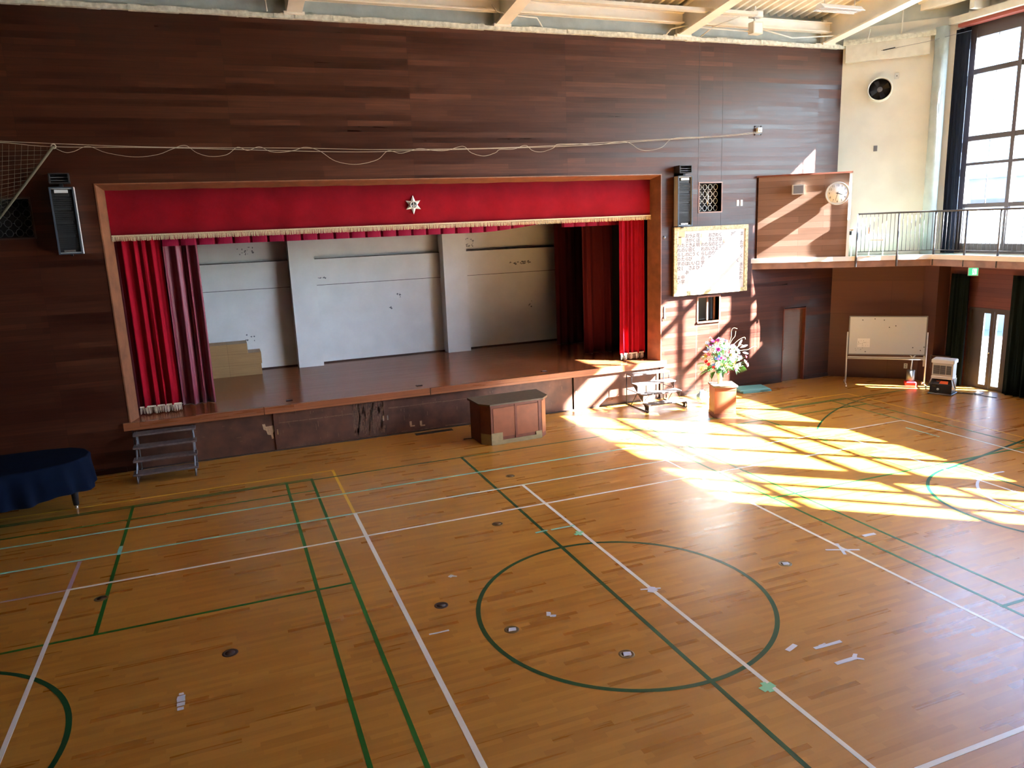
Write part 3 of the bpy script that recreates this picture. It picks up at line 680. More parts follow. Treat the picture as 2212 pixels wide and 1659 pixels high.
# column loudspeakers
def speaker(cx, tilt, label):
    t = thing('column_loudspeaker', label, 'loudspeaker', (cx,-.02,4.38), tilt, group='column loudspeakers beside the stage')
    w, h, dp = .195, 1.20, .26
    obj('cabinet', MB().box(-w,-w+.02,-dp,-.04,0,h).box(w-.02,w,-dp,-.04,0,h).box(-w,w,-.08,-.04,0,h).box(-w+.02,w-.02,-dp,-.04,0,.03).box(-w+.02,w-.02,-dp,-.04,h-.03,h), 'offwhite', t)
    if cx < 0: obj('right_edge', MB().box(w-.004,w+.012,-dp-.015,-.03,-.005,h+.005), 'white', t)
    obj('side_edge', MB().box(-w-.004,-w+.025,-dp-.015,-dp,-.005,h+.005).box(w-.025,w+.004,-dp-.015,-dp,-.005,h+.005).box(-w,w,-dp-.015,-dp,-.005,.02).box(-w,w,-dp-.015,-dp,h-.02,h+.005), 'speakergrey', t)
    obj('baffle', MB().box(-w+.02,w-.02,-dp+.06,-dp+.09,.03,h-.03), 'black', t)
    mb = MB()
    for k in range(4):
        for j in range(5): z = .12+k*.245+j*.036; mb.box(-w+.03,w-.06,-dp+.0,-dp+.03,z,z+.014)
        z = .12+k*.245+.185; mb.box(-w+.03,w-.09,-dp+.02,-dp+.05,z,z+.045)
    obj('horn_louvres', mb, 'louvre', t)
    obj('maker_plate', MB().bbox(-.12,.10,-dp-.012,-dp+.01,h-.10,h-.045,.006), 'white', t)
    obj('lower_plate', MB().box(-.11,.08,-dp-.005,-dp+.01,.04,.075), 'steel', t)
    hp = obj('horn_box', MB().box(-w+.02,-w+.04,-dp-.05,.0,h+.07,h+.25).box(w-.06,w-.04,-dp-.05,.0,h+.07,h+.25).box(-w+.02,w-.04,-dp-.05,0,h+.235,h+.25).box(-w+.02,w-.04,-dp-.05,0,h+.07,h+.085).box(-w+.04,w-.06,-.1,-.08,h+.08,h+.24), 'black', t)
    obj('horn_slats', MB().box(-w+.04,w-.06,-dp,-dp+.02,h+.12,h+.13).box(-w+.04,w-.06,-dp,-dp+.02,h+.17,h+.18), 'greymetal', hp)
    obj('wall_bracket', MB().box(-.03,.03,-.2,0,h-.01,h+.08).box(-.02,.02,-.16,.0,-.04,0).box(-.03,.03,-.05,.02,.2,.25).box(-.03,.03,-.05,.02,.9,.95), 'blackmetal', t)
    return t
speaker(-6.72, .10, 'dark column loudspeaker high on the shaded wall left of the stage')
speaker(6.72, -.12, 'dark column loudspeaker with beige side, right of the stage above the song board')

# ------------------------------------------------------------------ net ropes along the wall
def pxw(px, py, y):
    """point of the upright plane at depth y seen at that spot of the view from the gallery"""
    dv = fw+r2*((px-1106)/1628.2)-u2*((py-829.5)/1628.2); s = (y+16.482)/dv.y
    return Vector((-4.203, -16.482, 4.622))+dv*s
def ydepth(px): return -1.25+1.15*(px+100)/1745
def rope(pts, r, name, label, cat='rope', smooth=6, group=None):
    P = [pxw(x, y, ydepth(x)) for x, y in pts]; Q = []
    for i in range(len(P)-1):
        a = P[max(i-1,0)]; b = P[i]; c = P[i+1]; d = P[min(i+2,len(P)-1)]
        for k in range(smooth):
            t = k/smooth; Q.append(.5*((2*b)+(c-a)*t+(2*a-5*b+4*c-d)*t*t+(3*b-a-3*c+d)*t**3))
    Q.append(P[-1]); return tag(obj(name, MB().tube(Q, r, 5), 'rope'), label, cat, group)
rope([(-120,300),(0,305),(115,310),(350,318),(650,320),(840,323),(1120,318),(1350,305),(1560,293),(1640,284)], .0055, 'net_wire', 'upper taut pale wire strung across the wall above the stage')
rope([(-120,312),(0,308),(115,317),(350,319),(735,328),(900,325),(1220,316),(1420,303),(1560,295),(1640,287)], .0055, 'net_wire', 'lower taut pale wire strung just below the upper one above the stage')
rope([(115,318),(140,329),(160,327),(190,316),(230,330),(290,339),(340,334),(372,322),(400,314),(425,330),(455,338),(490,334),(513,318),(535,325),(560,317),(583,327),(608,329),(635,325),(660,318),(690,326),(725,348),(770,355),(815,345),(838,326),(867,331),(905,321),(935,325),(965,325),(1000,316),(1018,330),(1045,337),(1070,330),(1080,323),(1110,322),(1135,314),(1150,325),(1170,328),(1195,320),(1205,312),(1250,311),(1290,313),(1350,306),(1380,322),(1402,325),(1430,318),(1455,299),(1520,296)], .005, 'drooping_cord', 'pale cord drooping in loops below the two taut wires')
h = thing('wire_anchor', 'small white wire anchor bolted to the wooden wall where the wires end', 'anchor', (9.03,0,6.68))
obj('plate', MB().bbox(-.11,.11,-.014,0,-.12,.12,.004), 'wallwood', h); obj('eye_bolt', MB().box(-.06,.06,-.10,-.014,-.045,.06).cyl((0,-.12,0), .03, .03, 'Y', 12), 'white', h)
for dx in (-.09,.09):
    for dz in (-.1,.1): obj('bolt', MB().cyl((dx,-.03,dz), .014, .02, 'Y', 8), 'blackmetal', h)
# gathered net at the far left
t = thing('safety_net', 'dark knotted safety net pulled back at the left edge, hanging from the wires', 'net')
mb = MB(); A = Vector(pxw(115,316,-1.15)); Bt = Vector(pxw(-70,555,-1.15)); TL = Vector(pxw(-260,300,-1.2)); BL = Vector(pxw(-260,800,-1.2))
for k in range(1,26):
    u = k/26; p = A.lerp(TL, u); q = A.lerp(Bt, min(1, u*1.02)) if u < .98 else Bt
    q2 = A.lerp(BL, u); 
    mid = p.lerp(q2, .5)+Vector((0,.03*math.sin(k),0)); mb.tube([p, mid, q2], .0028, 4)
    # cross strands
    r0 = A.lerp(Bt, u); r1 = Vector(pxw(-260, 300+u*420, -1.2)); mb.tube([r0, r0.lerp(r1,.5)-Vector((0,0,.05)), r1], .0028, 4)
obj('mesh_cords', mb, 'net', t)
obj('edge_rope', MB().tube([A, A.lerp(Bt,.3)+Vector((.0,0,-.02)), A.lerp(Bt,.6)+Vector((0,0,-.03)), Bt], .022, 7), 'net', t)
obj('top_ring', MB().tube([A+Vector((.035*math.cos(a*PI/6),0,.035*math.sin(a*PI/6))) for a in range(13)], .012, 6), 'rope', t)

# ------------------------------------------------------------------ balcony in the corner and along the right
K0 = (8.94,0.0); K1 = (12.42,-2.50)
slab = [K0, K1, (12.45,-17.9), (HX,-17.9), (HX,-1.85), (C0,-.0)]
def off(p, q, d):
    v = Vector((q[0]-p[0], q[1]-p[1])).normalized(); return Vector((v.y, -v.x))*d
mb = MB().prism([(8.97,-.0),(12.44,-2.47),(12.49,-17.9),(HX,-17.9),(HX,-1.95),(C0,-.0)], 3.17, 3.33)
struct('balcony_slab', mb, 'fascia', label='brown-edged balcony slab in the far right corner')
struct('balcony_floor', MB().prism([(9.02,-.0),(12.5,-2.42),(12.54,-17.9),(HX,-17.9),(HX,-1.95),(C0,-.0)], 3.33, 3.40), 'balfloor')
mb = MB()
mb.prism([(8.93,0),(12.42,-2.52),(12.50,-2.44),(9.05,0)], 3.335, 3.45).prism([(12.42,-2.52),(12.46,-17.9),(12.54,-17.9),(12.50,-2.44)], 3.335, 3.45)
struct('balcony_kerb', mb, 'white', label='white kerb along the balcony edge')
# wooden screen on the balcony
ang = math.atan2(-2.5, 3.46)
t = thing('balcony_screen', 'light brown boarded screen on the balcony that carries the wall clock', 'screen', (9.07,-.05,3.45), ang)
SW = 2.17
obj('boards', MB().box(0,SW,0,.06,0,2.08), 'screenwood', t); 
obj('top_trim', MB().box(-.04,SW+.07,-.05,.09,2.07,2.11), 'deskframe', t); obj('side_trim', MB().box(SW,SW+.06,-.03,.09,0,2.07), 'white', t)
tx, ty = math.cos(ang), math.sin(ang); nx_, ny_ = math.sin(ang), -math.cos(ang)     # outward normal (towards hall)
def onscreen(s, d, z): return (9.07+tx*s+nx_*d, -.05+ty*s+ny_*d, z)
# clock
c = thing('wall_clock', 'round white wall clock hung on the boarded balcony screen', 'clock', onscreen(1.88,.17,5.03), ang)
obj('case', MB().lathe([(.001,.13),(.20,.13),(.27,.06),(.285,-.01),(.285,-.035),(.255,-.045),(.25,-.03)], ax='Y', n=48), 'offwhite', c)
fc = obj('dial', MB().cyl((0,-.032,0), .252, .03, 'Y', 48), 'white', c)
mb = MB()
for k in range(1,13):
    a = PI/2-k*PI/6; text_mesh(mb, str(k), .075, lambda u, v, a=a: (.195*math.cos(a)+u, -.0345, .195*math.sin(a)+v))
obj('numerals', mb, 'black', fc, recalc=False)
def hand(a, L, w):
    d = (math.cos(a), math.sin(a)); p = (-d[1], d[0])
    return MB().quadprism([(-d[0]*.04+p[0]*w,-.04,-d[1]*.04+p[1]*w),(-d[0]*.04-p[0]*w,-.04,-d[1]*.04-p[1]*w),(d[0]*L-p[0]*w*.5,-.04,d[1]*L-p[1]*w*.5),(d[0]*L+p[0]*w*.5,-.04,d[1]*L+p[1]*w*.5)], (0,.003,0))
obj('hour_hand', hand(math.radians(90-3.52*30), .12, .009), 'black', c); obj('minute_hand', hand(math.radians(90-32.5*6), .19, .006), 'black', c)
obj('wall_arm', MB().box(-.05,.05,.10,.17,-.05,.05).box(.2,.28,.08,.17,.06,.12), 'white', c)
# small box speaker
c = thing('box_loudspeaker', 'small pale square loudspeaker left of the wall clock', 'loudspeaker', onscreen(.96,.0,5.17), ang)
obj('cabinet', MB().bbox(-.15,.14,-.16,0,-.12,.12,.006), 'offwhite', c); obj('speaker_cloth', MB().box(-.125,.11,-.165,-.16,-.10,.10), 'greymetal', c)
# railing
t = thing('balcony_railing', 'dark metal railing with slim balusters around the corner balcony', 'railing')
ZR, ZB = 4.50, 3.56
P0 = Vector((10.99,-1.51,0)); P1 = Vector((12.45,-2.53,0)); P2 = Vector((12.48,-17.8,0))
obj('handrail', MB().tube([P0+Vector((0,0,ZR)), P1+Vector((0,0,ZR)), P2+Vector((0,0,ZR))], .022, 8), 'rail', t)
obj('bottom_rail', MB().tube([P0+Vector((0,0,ZB)), P1+Vector((0,0,ZB)), P2+Vector((0,0,ZB))], .010, 6), 'rail', t)
L1 = (P1-P0).length
for s, big in [(0,1),(.95,1)]+[(L1,1)]: 
    p = P0.lerp(P1, s/L1); obj('post', MB().bar(p+Vector((0,0,3.18)), p+Vector((0,0,ZR)), .035), 'rail', t)
k = .095
while k < L1-.03:
    if abs(k-.95) > .04: p = P0.lerp(P1, k/L1); obj('baluster', MB().tube([p+Vector((0,0,ZB)), p+Vector((0,0,ZR))], .0075, 6), 'rail', t)
    k += .095
y = -2.53-.10; cnt = 0
while y > -6.2:
    cnt += 1
    if cnt % 8 == 0: obj('post', MB().bar((12.46,y,3.18), (12.46,y,ZR), .035), 'rail', t)
    else: obj('baluster', MB().tube([(12.46,y,ZB),(12.46,y,ZR)], .0075, 6), 'rail', t)
    y -= .105
mb = MB()
while y > -17.7: mb.tube([(12.46,y,ZB),(12.46,y,ZR)], .0075, 5); y -= .105
o = obj('far_balusters', mb, 'rail', t); o['kind'] = 'stuff'
# school desk and chair on the balcony
t = thing('school_desk', 'small school desk with a brown top standing on the balcony behind the railing', 'desk', (11.50,-.42,3.40), -PI/4)
obj('desk_top', MB().bbox(-.33,.33,-.22,.22,.68,.71,.006), 'desk', t); obj('book_tray', MB().box(-.28,.28,-.2,.2,.56,.57).box(-.28,-.27,-.2,.2,.57,.66).box(.27,.28,-.2,.2,.57,.66).box(-.28,.28,-.2,-.19,.57,.66), 'blackmetal', t)
for x in (-.29,.29):
    for y in (-.18,.18): obj('leg', MB().tube([(x,y,0),(x,y,.68)], .012, 8), 'offwhite', t)
t = thing('school_chair', 'school chair with an orange-brown back board on the balcony beside the desk', 'chair', (12.16,-1.02,3.40), -PI/4+PI/2)
obj('seat', MB().bbox(-.17,.17,-.17,.17,.40,.42,.006), 'desk', t); obj('backrest', MB().bbox(-.17,.17,.19,.205,.58,.74,.004), 'orange', t)
for x in (-.16,.16):
    obj('leg', MB().tube([(x,-.16,0),(x,-.16,.40)], .011, 8), 'offwhite', t); obj('leg', MB().tube([(x,.17,0),(x,.17,.42),(x,.195,.74)], .011, 8), 'offwhite', t)
obj('stretcher', MB().tube([(-.16,-.16,.2),(.16,-.16,.2)], .008, 6).tube([(-.16,.17,.2),(.16,.17,.2)], .008, 6), 'offwhite', t)

# round ventilator on the corner wall
def diag(s, d, z): q = math.sqrt(.5); return (C0+q*s-q*d, -q*s-q*d, z)
t = thing('wall_ventilator', 'round ventilator with dark blades in the cream corner wall', 'ventilator', diag(.92,0,7.63), -PI/4)
obj('ring', MB().lathe([(.265,.02),(.265,-.17),(.275,-.185),(.295,-.18),(.30,-.15),(.31,-.0)], ax='Y', n=48), 'trimcream', t)
obj('duct', MB().lathe([(.264,-.12),(.262,.0),(.262,-.005),(.001,-.005)], ax='Y', n=40), 'black', t)
obj('fan_hub', MB().cyl((0,-.09,0), .065, .06, 'Y', 16), 'greymetal', t)
for k in range(4):
    a = k*PI/2+.4; ca, sa = math.cos(a), math.sin(a)
    obj('fan_blade', MB().add([(ca*.06-sa*.03,-.08,sa*.06+ca*.03),(ca*.06+sa*.03,-.05,sa*.06-ca*.03),(ca*.23+sa*.07,-.035,sa*.23-ca*.07),(ca*.23-sa*.07,-.09,sa*.23+ca*.07)], [(0,1,2,3)]), 'blackmetal', t)
t = thing('wall_outlet', 'tiny grey outlet plate right of the round ventilator', 'outlet', diag(1.30,0,7.93), -PI/4); obj('plate', MB().bbox(-.05,.05,-.015,0,-.07,.07,.004), 'offwhite', t); obj('socket_hole', MB().box(-.012,.012,-.017,-.015,-.012,.012), 'black', t)
t = thing('wall_outlet', 'small grey plate on the cream corner wall below the ventilator', 'outlet', diag(.90,0,6.17), -PI/4); obj('plate', MB().bbox(-.045,.045,-.015,0,-.07,.07,.004), 'greymetal', t)
t = thing('wall_outlet', 'white double outlet low on the brown corner wall behind the whiteboard', 'outlet', diag(1.97,0,.37), -PI/4); obj('plate', MB().bbox(-.045,.045,-.012,0,-.07,.07,.004), 'offwhite', t)
for dz in (-.03,.03): obj('socket_hole', MB().box(-.012,.012,-.014,-.012,dz-.01,dz+.01), 'black', t)
t = thing('wire_stay', 'thin wire with turnbuckle running from a plate on the cream corner wall', 'wire')
q0 = Vector(diag(.9,.15,8.56)); q1 = Vector((13.5,-2.25,8.76))
obj('anchor_plate', MB().bbox(-.1,.1,-.02,0,-.1,.1,.005).xf(diag(.9,.13,8.56), -PI/4), 'trimcream', t)
obj('wire', MB().tube([q0, q0.lerp(q1,.5)-Vector((0,0,.03)), q1], .005, 5), 'greymetal', t); obj('turnbuckle', MB().tube([q0.lerp(q1,.02), q0.lerp(q1,.16)], .014, 6), 'blackmetal', t)

# curtains on the window side
tag(obj('window_curtain', curtain(-2.2,-1.66,13.52,3.42,8.86,.03,3,41,direction='y'), 'navy'), 'tall navy curtain bunched beside the corner column above the balcony', 'curtain')
tag(obj('door_curtain', curtain(-2.76,-2.22,13.52,.03,2.90,.05,3.5,43,direction='y'), 'greencurtain'), 'dark green curtain left of the glazed double door', 'curtain', 'curtains beside the double door')
tag(obj('door_curtain', curtain(-4.75,-3.86,13.50,.03,2.93,.05,5,44,direction='y'), 'greencurtain'), 'near-black curtain right of the glazed double door', 'curtain', 'curtains beside the double door')
# double door
for i, (ya, yb, s0, s1, hy) in enumerate(((-2.75,-3.33,-3.06,-3.235,-3.30),(-3.34,-3.93,-3.40,-3.59,-3.37))):
    mb = MB().box(HX+.04,HX+.09,yb,s1,0,2.0).box(HX+.04,HX+.09,s0,ya,0,2.0).box(HX+.04,HX+.09,s1,s0,0,.10).box(HX+.04,HX+.09,s1,s0,1.93,2.0)
    d = struct('door_%d' % (i+2), mb, 'doorpaint')
    obj('glass_pane', MB().box(HX+.06,HX+.066,s1,s0,.10,1.93), 'glass', d)
    if i == 0: obj('door_handle', MB().cyl((HX-.02,hy,.95), .022, .06, 'X', 14), 'steel', d)
struct('trim_23', MB().box(HX-.02,HX+.1,-2.75,-2.69,0,2.05).box(HX-.02,HX+.1,-3.99,-3.93,0,2.05).box(HX-.02,HX+.1,-3.99,-2.69,2.0,2.06), 'doorpaint', label='frame of the double door')
# exit sign hanging under the side balcony
t = thing('exit_sign', 'small green running-man exit sign hanging below the side balcony', 'sign', (12.9,-3.30,2.93), -PI*.25)
obj('case', MB().box(-.11,.11,-.02,.02,0,.20), 'white', t); 
for s in (-1,1):
    f_ = obj('green_face', MB().box(-.10,.10,s*.02,s*.023,.01,.19), 'exitgreen', t)
    y_ = s*.0245
    mb = MB().box(-.02,.07,s*.023,y_,.03,.17); obj('doorway_mark', mb, 'exitwhite', f_)
    mb = MB().ball((.0,y_,.145), .012, 6).tube([(.0,y_,.13),(.01,y_,.09),(-.02,y_,.06),(-.05,y_,.05)], .008, 5).tube([(.01,y_,.09),(.035,y_,.06),(.035,y_,.035)], .008, 5).tube([(-.035,y_,.11),(0,y_,.12),(.03,y_,.10)], .006, 5); obj('running_figure', mb, 'exitgreen', f_)
obj('hanger', MB().tube([(0,0,.2),(0,0,.25)], .01, 6), 'white', t)

# ------------------------------------------------------------------ whiteboard
wa = math.atan2(-2.38+1.17, 12.65-11.2)
t = thing('whiteboard', 'wheeled whiteboard with black magnets standing in front of the corner wall', 'whiteboard', (11.925,-1.775,0), wa)
hw = .945
fr = obj('board_panel', MB().box(-hw+.04,hw-.04,-.012,.012,.87,1.85), 'boardwhite', t)
obj('board_frame', MB().box(-hw+.02,-hw+.045,-.018,.018,.85,1.87).box(hw-.045,hw-.02,-.018,.018,.85,1.87).box(-hw+.02,hw-.02,-.018,.018,1.85,1.875).box(-hw+.02,hw-.02,-.018,.018,.845,.87), 'greymetal', t)
for x, z in ((-.60,1.77),(-.31,1.80),(-.09,1.77),(.04,1.58),(.19,1.62),(-.50,.93),(.62,1.05),(.88,1.07),(.80,.98)): obj('magnet', MB().cyl((x,-.022,z), .013, .01, 'Y', 10), 'black', fr)
obj('paper_note', MB().box(-.70,-.40,-.014,-.012,1.05,1.28), 'white', fr)
mb = MB(); rr = random.Random(12)
for k in range(34):
    x = rr.uniform(-.69,-.42); z = rr.uniform(1.07,1.22); mb.box(x,x+rr.uniform(.004,.014),-.0148,-.014,z,z+rr.uniform(.004,.016))
for k in range(10):
    x = rr.uniform(-.84,-.55); z = rr.uniform(.92,1.04); mb.box(x,x+rr.uniform(.004,.014),-.0128,-.012,z,z+rr.uniform(.006,.02))
obj('faint_writing', mb, 'greymetal', fr)
tr = obj('pen_tray', MB().box(-hw+.02,hw-.02,-.07,.0,.775,.785).box(-hw+.02,hw-.02,-.07,-.062,.785,.81), 'offwhite', t)
for x, m_ in ((-.3,'redplastic'),(.1,'black'),(.32,'teal'),(.55,'navycloth'),(.7,'navycloth')): obj('marker', MB().tube([(x-.06,-.035,.795),(x+.06,-.035,.795)], .009, 8), m_, tr)
for s in (-1,1):
    lg = obj('leg', MB().tube([(s*hw,0,.10),(s*hw,0,1.45)], .018, 10), 'offwhite', t)
    obj('foot_bar', MB().tube([(s*hw,-.30,.085),(s*hw,.30,.085)], .016, 8), 'offwhite', t)
    for y in (-.29,.29): obj('caster', MB().cyl((s*hw-.014,y,.033), .033, .028, 'X', 14).box(s*hw-.02,s*hw+.02,y-.012,y+.012,.04,.08), 'steel', t)
obj('cross_bar', MB().tube([(-hw,0,.74),(hw,0,.74)], .014, 8), 'offwhite', t)
# heater on a black stove
ha = math.atan2(-3.37+2.95, 12.43-12.23)
t = thing('oil_stove', 'squat black stove with orange print standing under the grey heater', 'stove', (12.47,-3.08,0), ha)
obj('body', MB().add([(-.25,-.20,.05),(.25,-.20,.05),(.25,.20,.05),(-.25,.20,.05),(-.25,-.20,.26),(.25,-.20,.26),(.25,.20,.40),(-.25,.20,.40),(-.19,-.06,.40),(.19,-.06,.40)],
    [(0,3,2,1),(0,1,5,4),(4,5,9,8),(8,9,6,7),(1,2,6,9,5),(3,0,4,8,7),(2,3,7,6)]), 'blackmetal', t)
obj('base_tray', MB().tube([(-.26,-.24,.03),(.26,-.24,.03),(.27,.2,.03),(-.27,.2,.03),(-.26,-.24,.03)], .018, 8), 'greymetal', t)
obj('orange_print', MB().add([(-.05,-.1895,.27+.012),(.15,-.1895,.27+.012),(.14,-.12,.343),(-.02,-.12,.343)], [(0,1,2,3)]).box(-.12,-.02,-.142,-.138,.335,.342), 'orange', t)
obj('round_badge', MB().cyl((-.06,-.208,.14), .03, .01, 'Y', 16), 'white', t); obj('small_plate', MB().box(-.19,-.12,-.204,-.2,.205,.22), 'brass', t)
t = thing('kerosene_heater', 'light grey heater with a slatted front grille stacked above the black stove', 'heater', (12.47,-3.08,.40), ha)
obj('body', MB().bbox(-.235,.235,-.17,.17,.02,.40,.015), 'offwhite', t)
for x0, x1 in ((-.20,-.06),(-.05,.07),(.09,.20)):
    g = obj('grille', MB().box(x0,x1,-.175,-.168,.12,.34), 'black', t)
    obj('slats', (lambda m: [m.box(x0,x1,-.18,-.174,.13+.024*k,.14+.024*k) for k in range(9)] and m)(MB()), 'greymetal', g)
obj('top_lid', MB().bbox(-.26,.26,-.19,.19,.40,.49,.02), 'white', t); obj('bottom_rim', MB().bbox(-.24,.24,-.185,.18,0,.07,.01), 'white', t)
for s in (-1,1): obj('side_foot', MB().bar((s*.225,-.1,.03), (s*.30,-.1,-.20), .03), 'offwhite', t)
# upright cleaner between board and heater
t = thing('upright_cleaner', 'red and white upright floor cleaner beside the whiteboard leg', 'cleaner', (12.62,-1.98,0), wa)
obj('body', MB().cyl((0,0,.10), .10, .30, n=20), 'greymetal', t); obj('red_base', MB().bbox(-.14,.14,-.14,.14,0,.11,.03), 'redplastic', t); obj('handle', MB().tube([(.05,-.05,.12),(.0,0,.45),(.02,.0,.75)], .016, 8), 'white', t)
obj('grip', MB().tube([(-.04,0,.80),(.02,0,.74),(.08,0,.80)], .016, 8), 'white', t)
tag(obj('wall_box', MB().bbox(-.06,.06,-.08,0,-.15,.15,.01).mat(1).cyl((0,-.09,.06), .012, .012, 'Y', 8).xf((13.35,-1.78,.55), -PI/4), ['offwhite','black']), 'white box low in the corner between the whiteboard and the heater', 'box')
tag(obj('wall_shelf', MB().box(-.22,.25,-.2,0,.72,.75).box(-.22,-.19,-.2,0,.4,.72).xf((13.5,-2.15,0), -PI/2.6), 'darkwood'), 'small dark shelf low in the corner behind the heater', 'shelf')
tag(obj('power_cord', MB().tube([(12.75,-3.1,.01),(12.9,-3.35,.008),(13.05,-3.42,.008),(13.12,-3.62,.008),(13.3,-3.55,.008)], .008, 5).tube([(12.75,-3.15,.01),(13.0,-3.6,.008),(13.1,-4.05,.008)], .008, 5), 'black'), 'black power cord trailing on the floor from the heater', 'cord')
# teal mats
for k, (l, dx) in enumerate((('lower teal mat on the floor by the wooden wall',0),('upper teal mat lying on the lower one',-.05))):
    o = obj('folded_mat', MB().bbox(-.42,.42,-.26,.26,0,.045,.008), 'teal'); o.location = (8.75+dx,-.42,.046*k); o.rotation_euler = (0,0,-.12-.1*k); tag(o, l, 'mat', 'teal mats by the wall')
# crumpled light blue bag
mb = MB().ball((0,0,.14), .15, 10, .9); rr = random.Random(5)
mb.v = [(x*(1+.25*rr.random()), y*(.7+.3*rr.random()), max(0, z*(1+.3*rr.random()))) for x, y, z in mb.v]
o = obj('light_blue_bag', mb, mat('light_blue_cloth', (.25,.45,.65), .7)); o.location = (6.80,-.95,0); tag(o, 'small light blue bag on the floor behind the flower pedestal', 'bag')

# ------------------------------------------------------------------ flower pedestal and arrangement
t = thing('flower_pedestal', 'orange-brown wooden pedestal with curved top carrying the flowers', 'pedestal', (6.50,-2.16,0), -.36)
ft = [(-.29,-.26),(-.20,-.34),(.0,-.37),(.25,-.34),(.34,-.26),(.30,.24),(-.28,.24)]
obj('body', MB().prism([(-.25,-.235),(.25,-.235),(.25,.235),(-.25,.235)], 0, .72), 'desk', t)
obj('top', MB().prism([(-.28,-.255),(-.14,-.285),(.14,-.285),(.28,-.255),(.28,.255),(-.28,.255)], .72, .76), 'desktop', t)
obj('base_band', MB().prism([(-.26,-.245),(.26,-.245),(.26,.245),(-.26,.245)], 0, .10), 'deskframe', t)
obj('front_moulding', MB().box(-.20,.20,-.24,-.235,.12,.13).box(-.20,.20,-.24,-.235,.16,.165).box(-.25,.25,-.243,-.235,.64,.72), 'deskframe', t)
t = thing('flower_arrangement', 'large bouquet of mixed bright flowers in a pale vase on the pedestal', 'flowers', (6.46,-2.10,.76))
obj('vase', MB().lathe([(.001,0),(.05,0),(.055,.02),(.05,.1),(.07,.22),(.085,.26),(.075,.26),(.05,.2)], n=20), 'fringewhite', t)
rr = random.Random(8); fcol = {}
def fm(n, c): fcol[n] = mat('petal_'+n, c, .6); return fcol[n]
PAL = [('white',(.85,.85,.85)),('pink',(.8,.25,.4)),('red',(.65,.02,.04)),('blue',(.18,.38,.8)),('pale_pink',(.85,.55,.6)),('yellow',(.8,.65,.15)),('magenta',(.55,.03,.3)),('lilac',(.5,.45,.8)),('orange',(.8,.35,.12))]
for n_, c_ in PAL: fm(n_, c_)
def blossom(c, r, d, petals):
    mb = MB(); d = Vector(d).normalized(); a = d.orthogonal().normalized(); b = d.cross(a); c = Vector(c)
    for k in range(petals):
        th = 2*PI*k/petals; e = a*math.cos(th)+b*math.sin(th); g = d.cross(e)
        for l, up_ in ((1,.35),(.65,.8)):
            mb.add([c, c+e*r*.55*l+g*r*.35*l+d*r*up_*.5, c+e*r*l+d*r*up_, c+e*r*.55*l-g*r*.35*l+d*r*up_*.5], [(0,1,2,3)])
    mb.ball(c+d*r*.25, r*.25, 5); return mb
stems = MB(); leaves = MB()
order = ['white']*13+['pale_pink','pale_pink','pink','blue','blue','lilac','white','red','magenta','orange','yellow','white','pink','blue','white','white','red','magenta','orange','orange','white','pale_pink','white','lilac','white','yellow']
fixed = {0:(-.50,.55,'red'),1:(.02,.30,'red'),2:(.52,.62,'red'),3:(-.30,.66,'blue'),4:(-.22,.70,'blue'),5:(.16,.55,'pink'),6:(.24,.36,'magenta'),7:(-.05,.86,'blue'),8:(-.15,.50,'orange'),9:(-.02,.48,'orange'),10:(-.06,.62,'magenta')}
for i in range(140):
    if i in fixed: x, z, cn = fixed[i]; y = -.25
    else:
        a = rr.uniform(-.15*PI,1.15*PI); R = rr.uniform(.12,.60)**.8; x = R*math.cos(a)*.85+.05; z = .52+R*math.sin(a)*.72+rr.uniform(-.1,.1); z = max(.28, z); y = rr.uniform(-.3,.25)*(1-.4*R); cn = order[i % len(order)]
    d = Vector((x, y-.25, (z-.3))).normalized()
    r = rr.uniform(.04,.072)
    obj('flower', blossom((x,y,z), r, d, rr.choice((5,6,7))), fcol[cn], t)
    stems.tube([(0,0,.15),(x*.5,y*.5,.25+(z-.25)*.6),(x,y,z)], .004, 4)
obj('stems', stems, 'leafgreen', t)
def leaf(p, d, L, w):
    p = Vector(p); d = Vector(d).normalized(); s_ = d.cross(Vector((0,0,1))); s_ = s_.normalized() if s_.length > .1 else Vector((1,0,0))
    q = [p, p+d*L*.3+s_*w, p+d*L*.7+s_*w*.8-Vector((0,0,L*.05)), p+d*L-Vector((0,0,L*.18)), p+d*L*.7-s_*w*.8-Vector((0,0,L*.05)), p+d*L*.3-s_*w]
    leaves.add(q, [(0,1,2,3),(0,3,4,5)])
for k in range(120):
    a = rr.uniform(0,2*PI); ph = rr.uniform(-.5,1.2); d = (math.cos(a)*math.cos(ph), math.sin(a)*math.cos(ph)*.7, math.sin(ph))
    R = rr.uniform(.1,.42); leaf((d[0]*R, d[1]*R-.03, .48+d[2]*R), d, rr.uniform(.12,.26), rr.uniform(.015,.04))
for k in range(9): leaf((-.2-.03*k,-.12,.36), (-1+.2*k,-.3,-1.1), .22, .012)
for k in range(12): leaf((.30+.02*k,-.1,.42), (.3+.08*k,-.3,-1.0), .20, .012)
obj('leaves', leaves, 'leafgreen', t)
def smooth(P, k=5):
    P = [Vector(p) for p in P]; Q = []
    for i in range(len(P)-1):
        a = P[max(i-1,0)]; b = P[i]; c = P[i+1]; d = P[min(i+2,len(P)-1)]
        for j in range(k): t_ = j/k; Q.append(.5*((2*b)+(c-a)*t_+(2*a-5*b+4*c-d)*t_*t_+(3*b-a-3*c+d)*t_**3))
    return Q+[P[-1]]
M['twig'] = mat('pale_twig', (.30, .21, .09), .7)
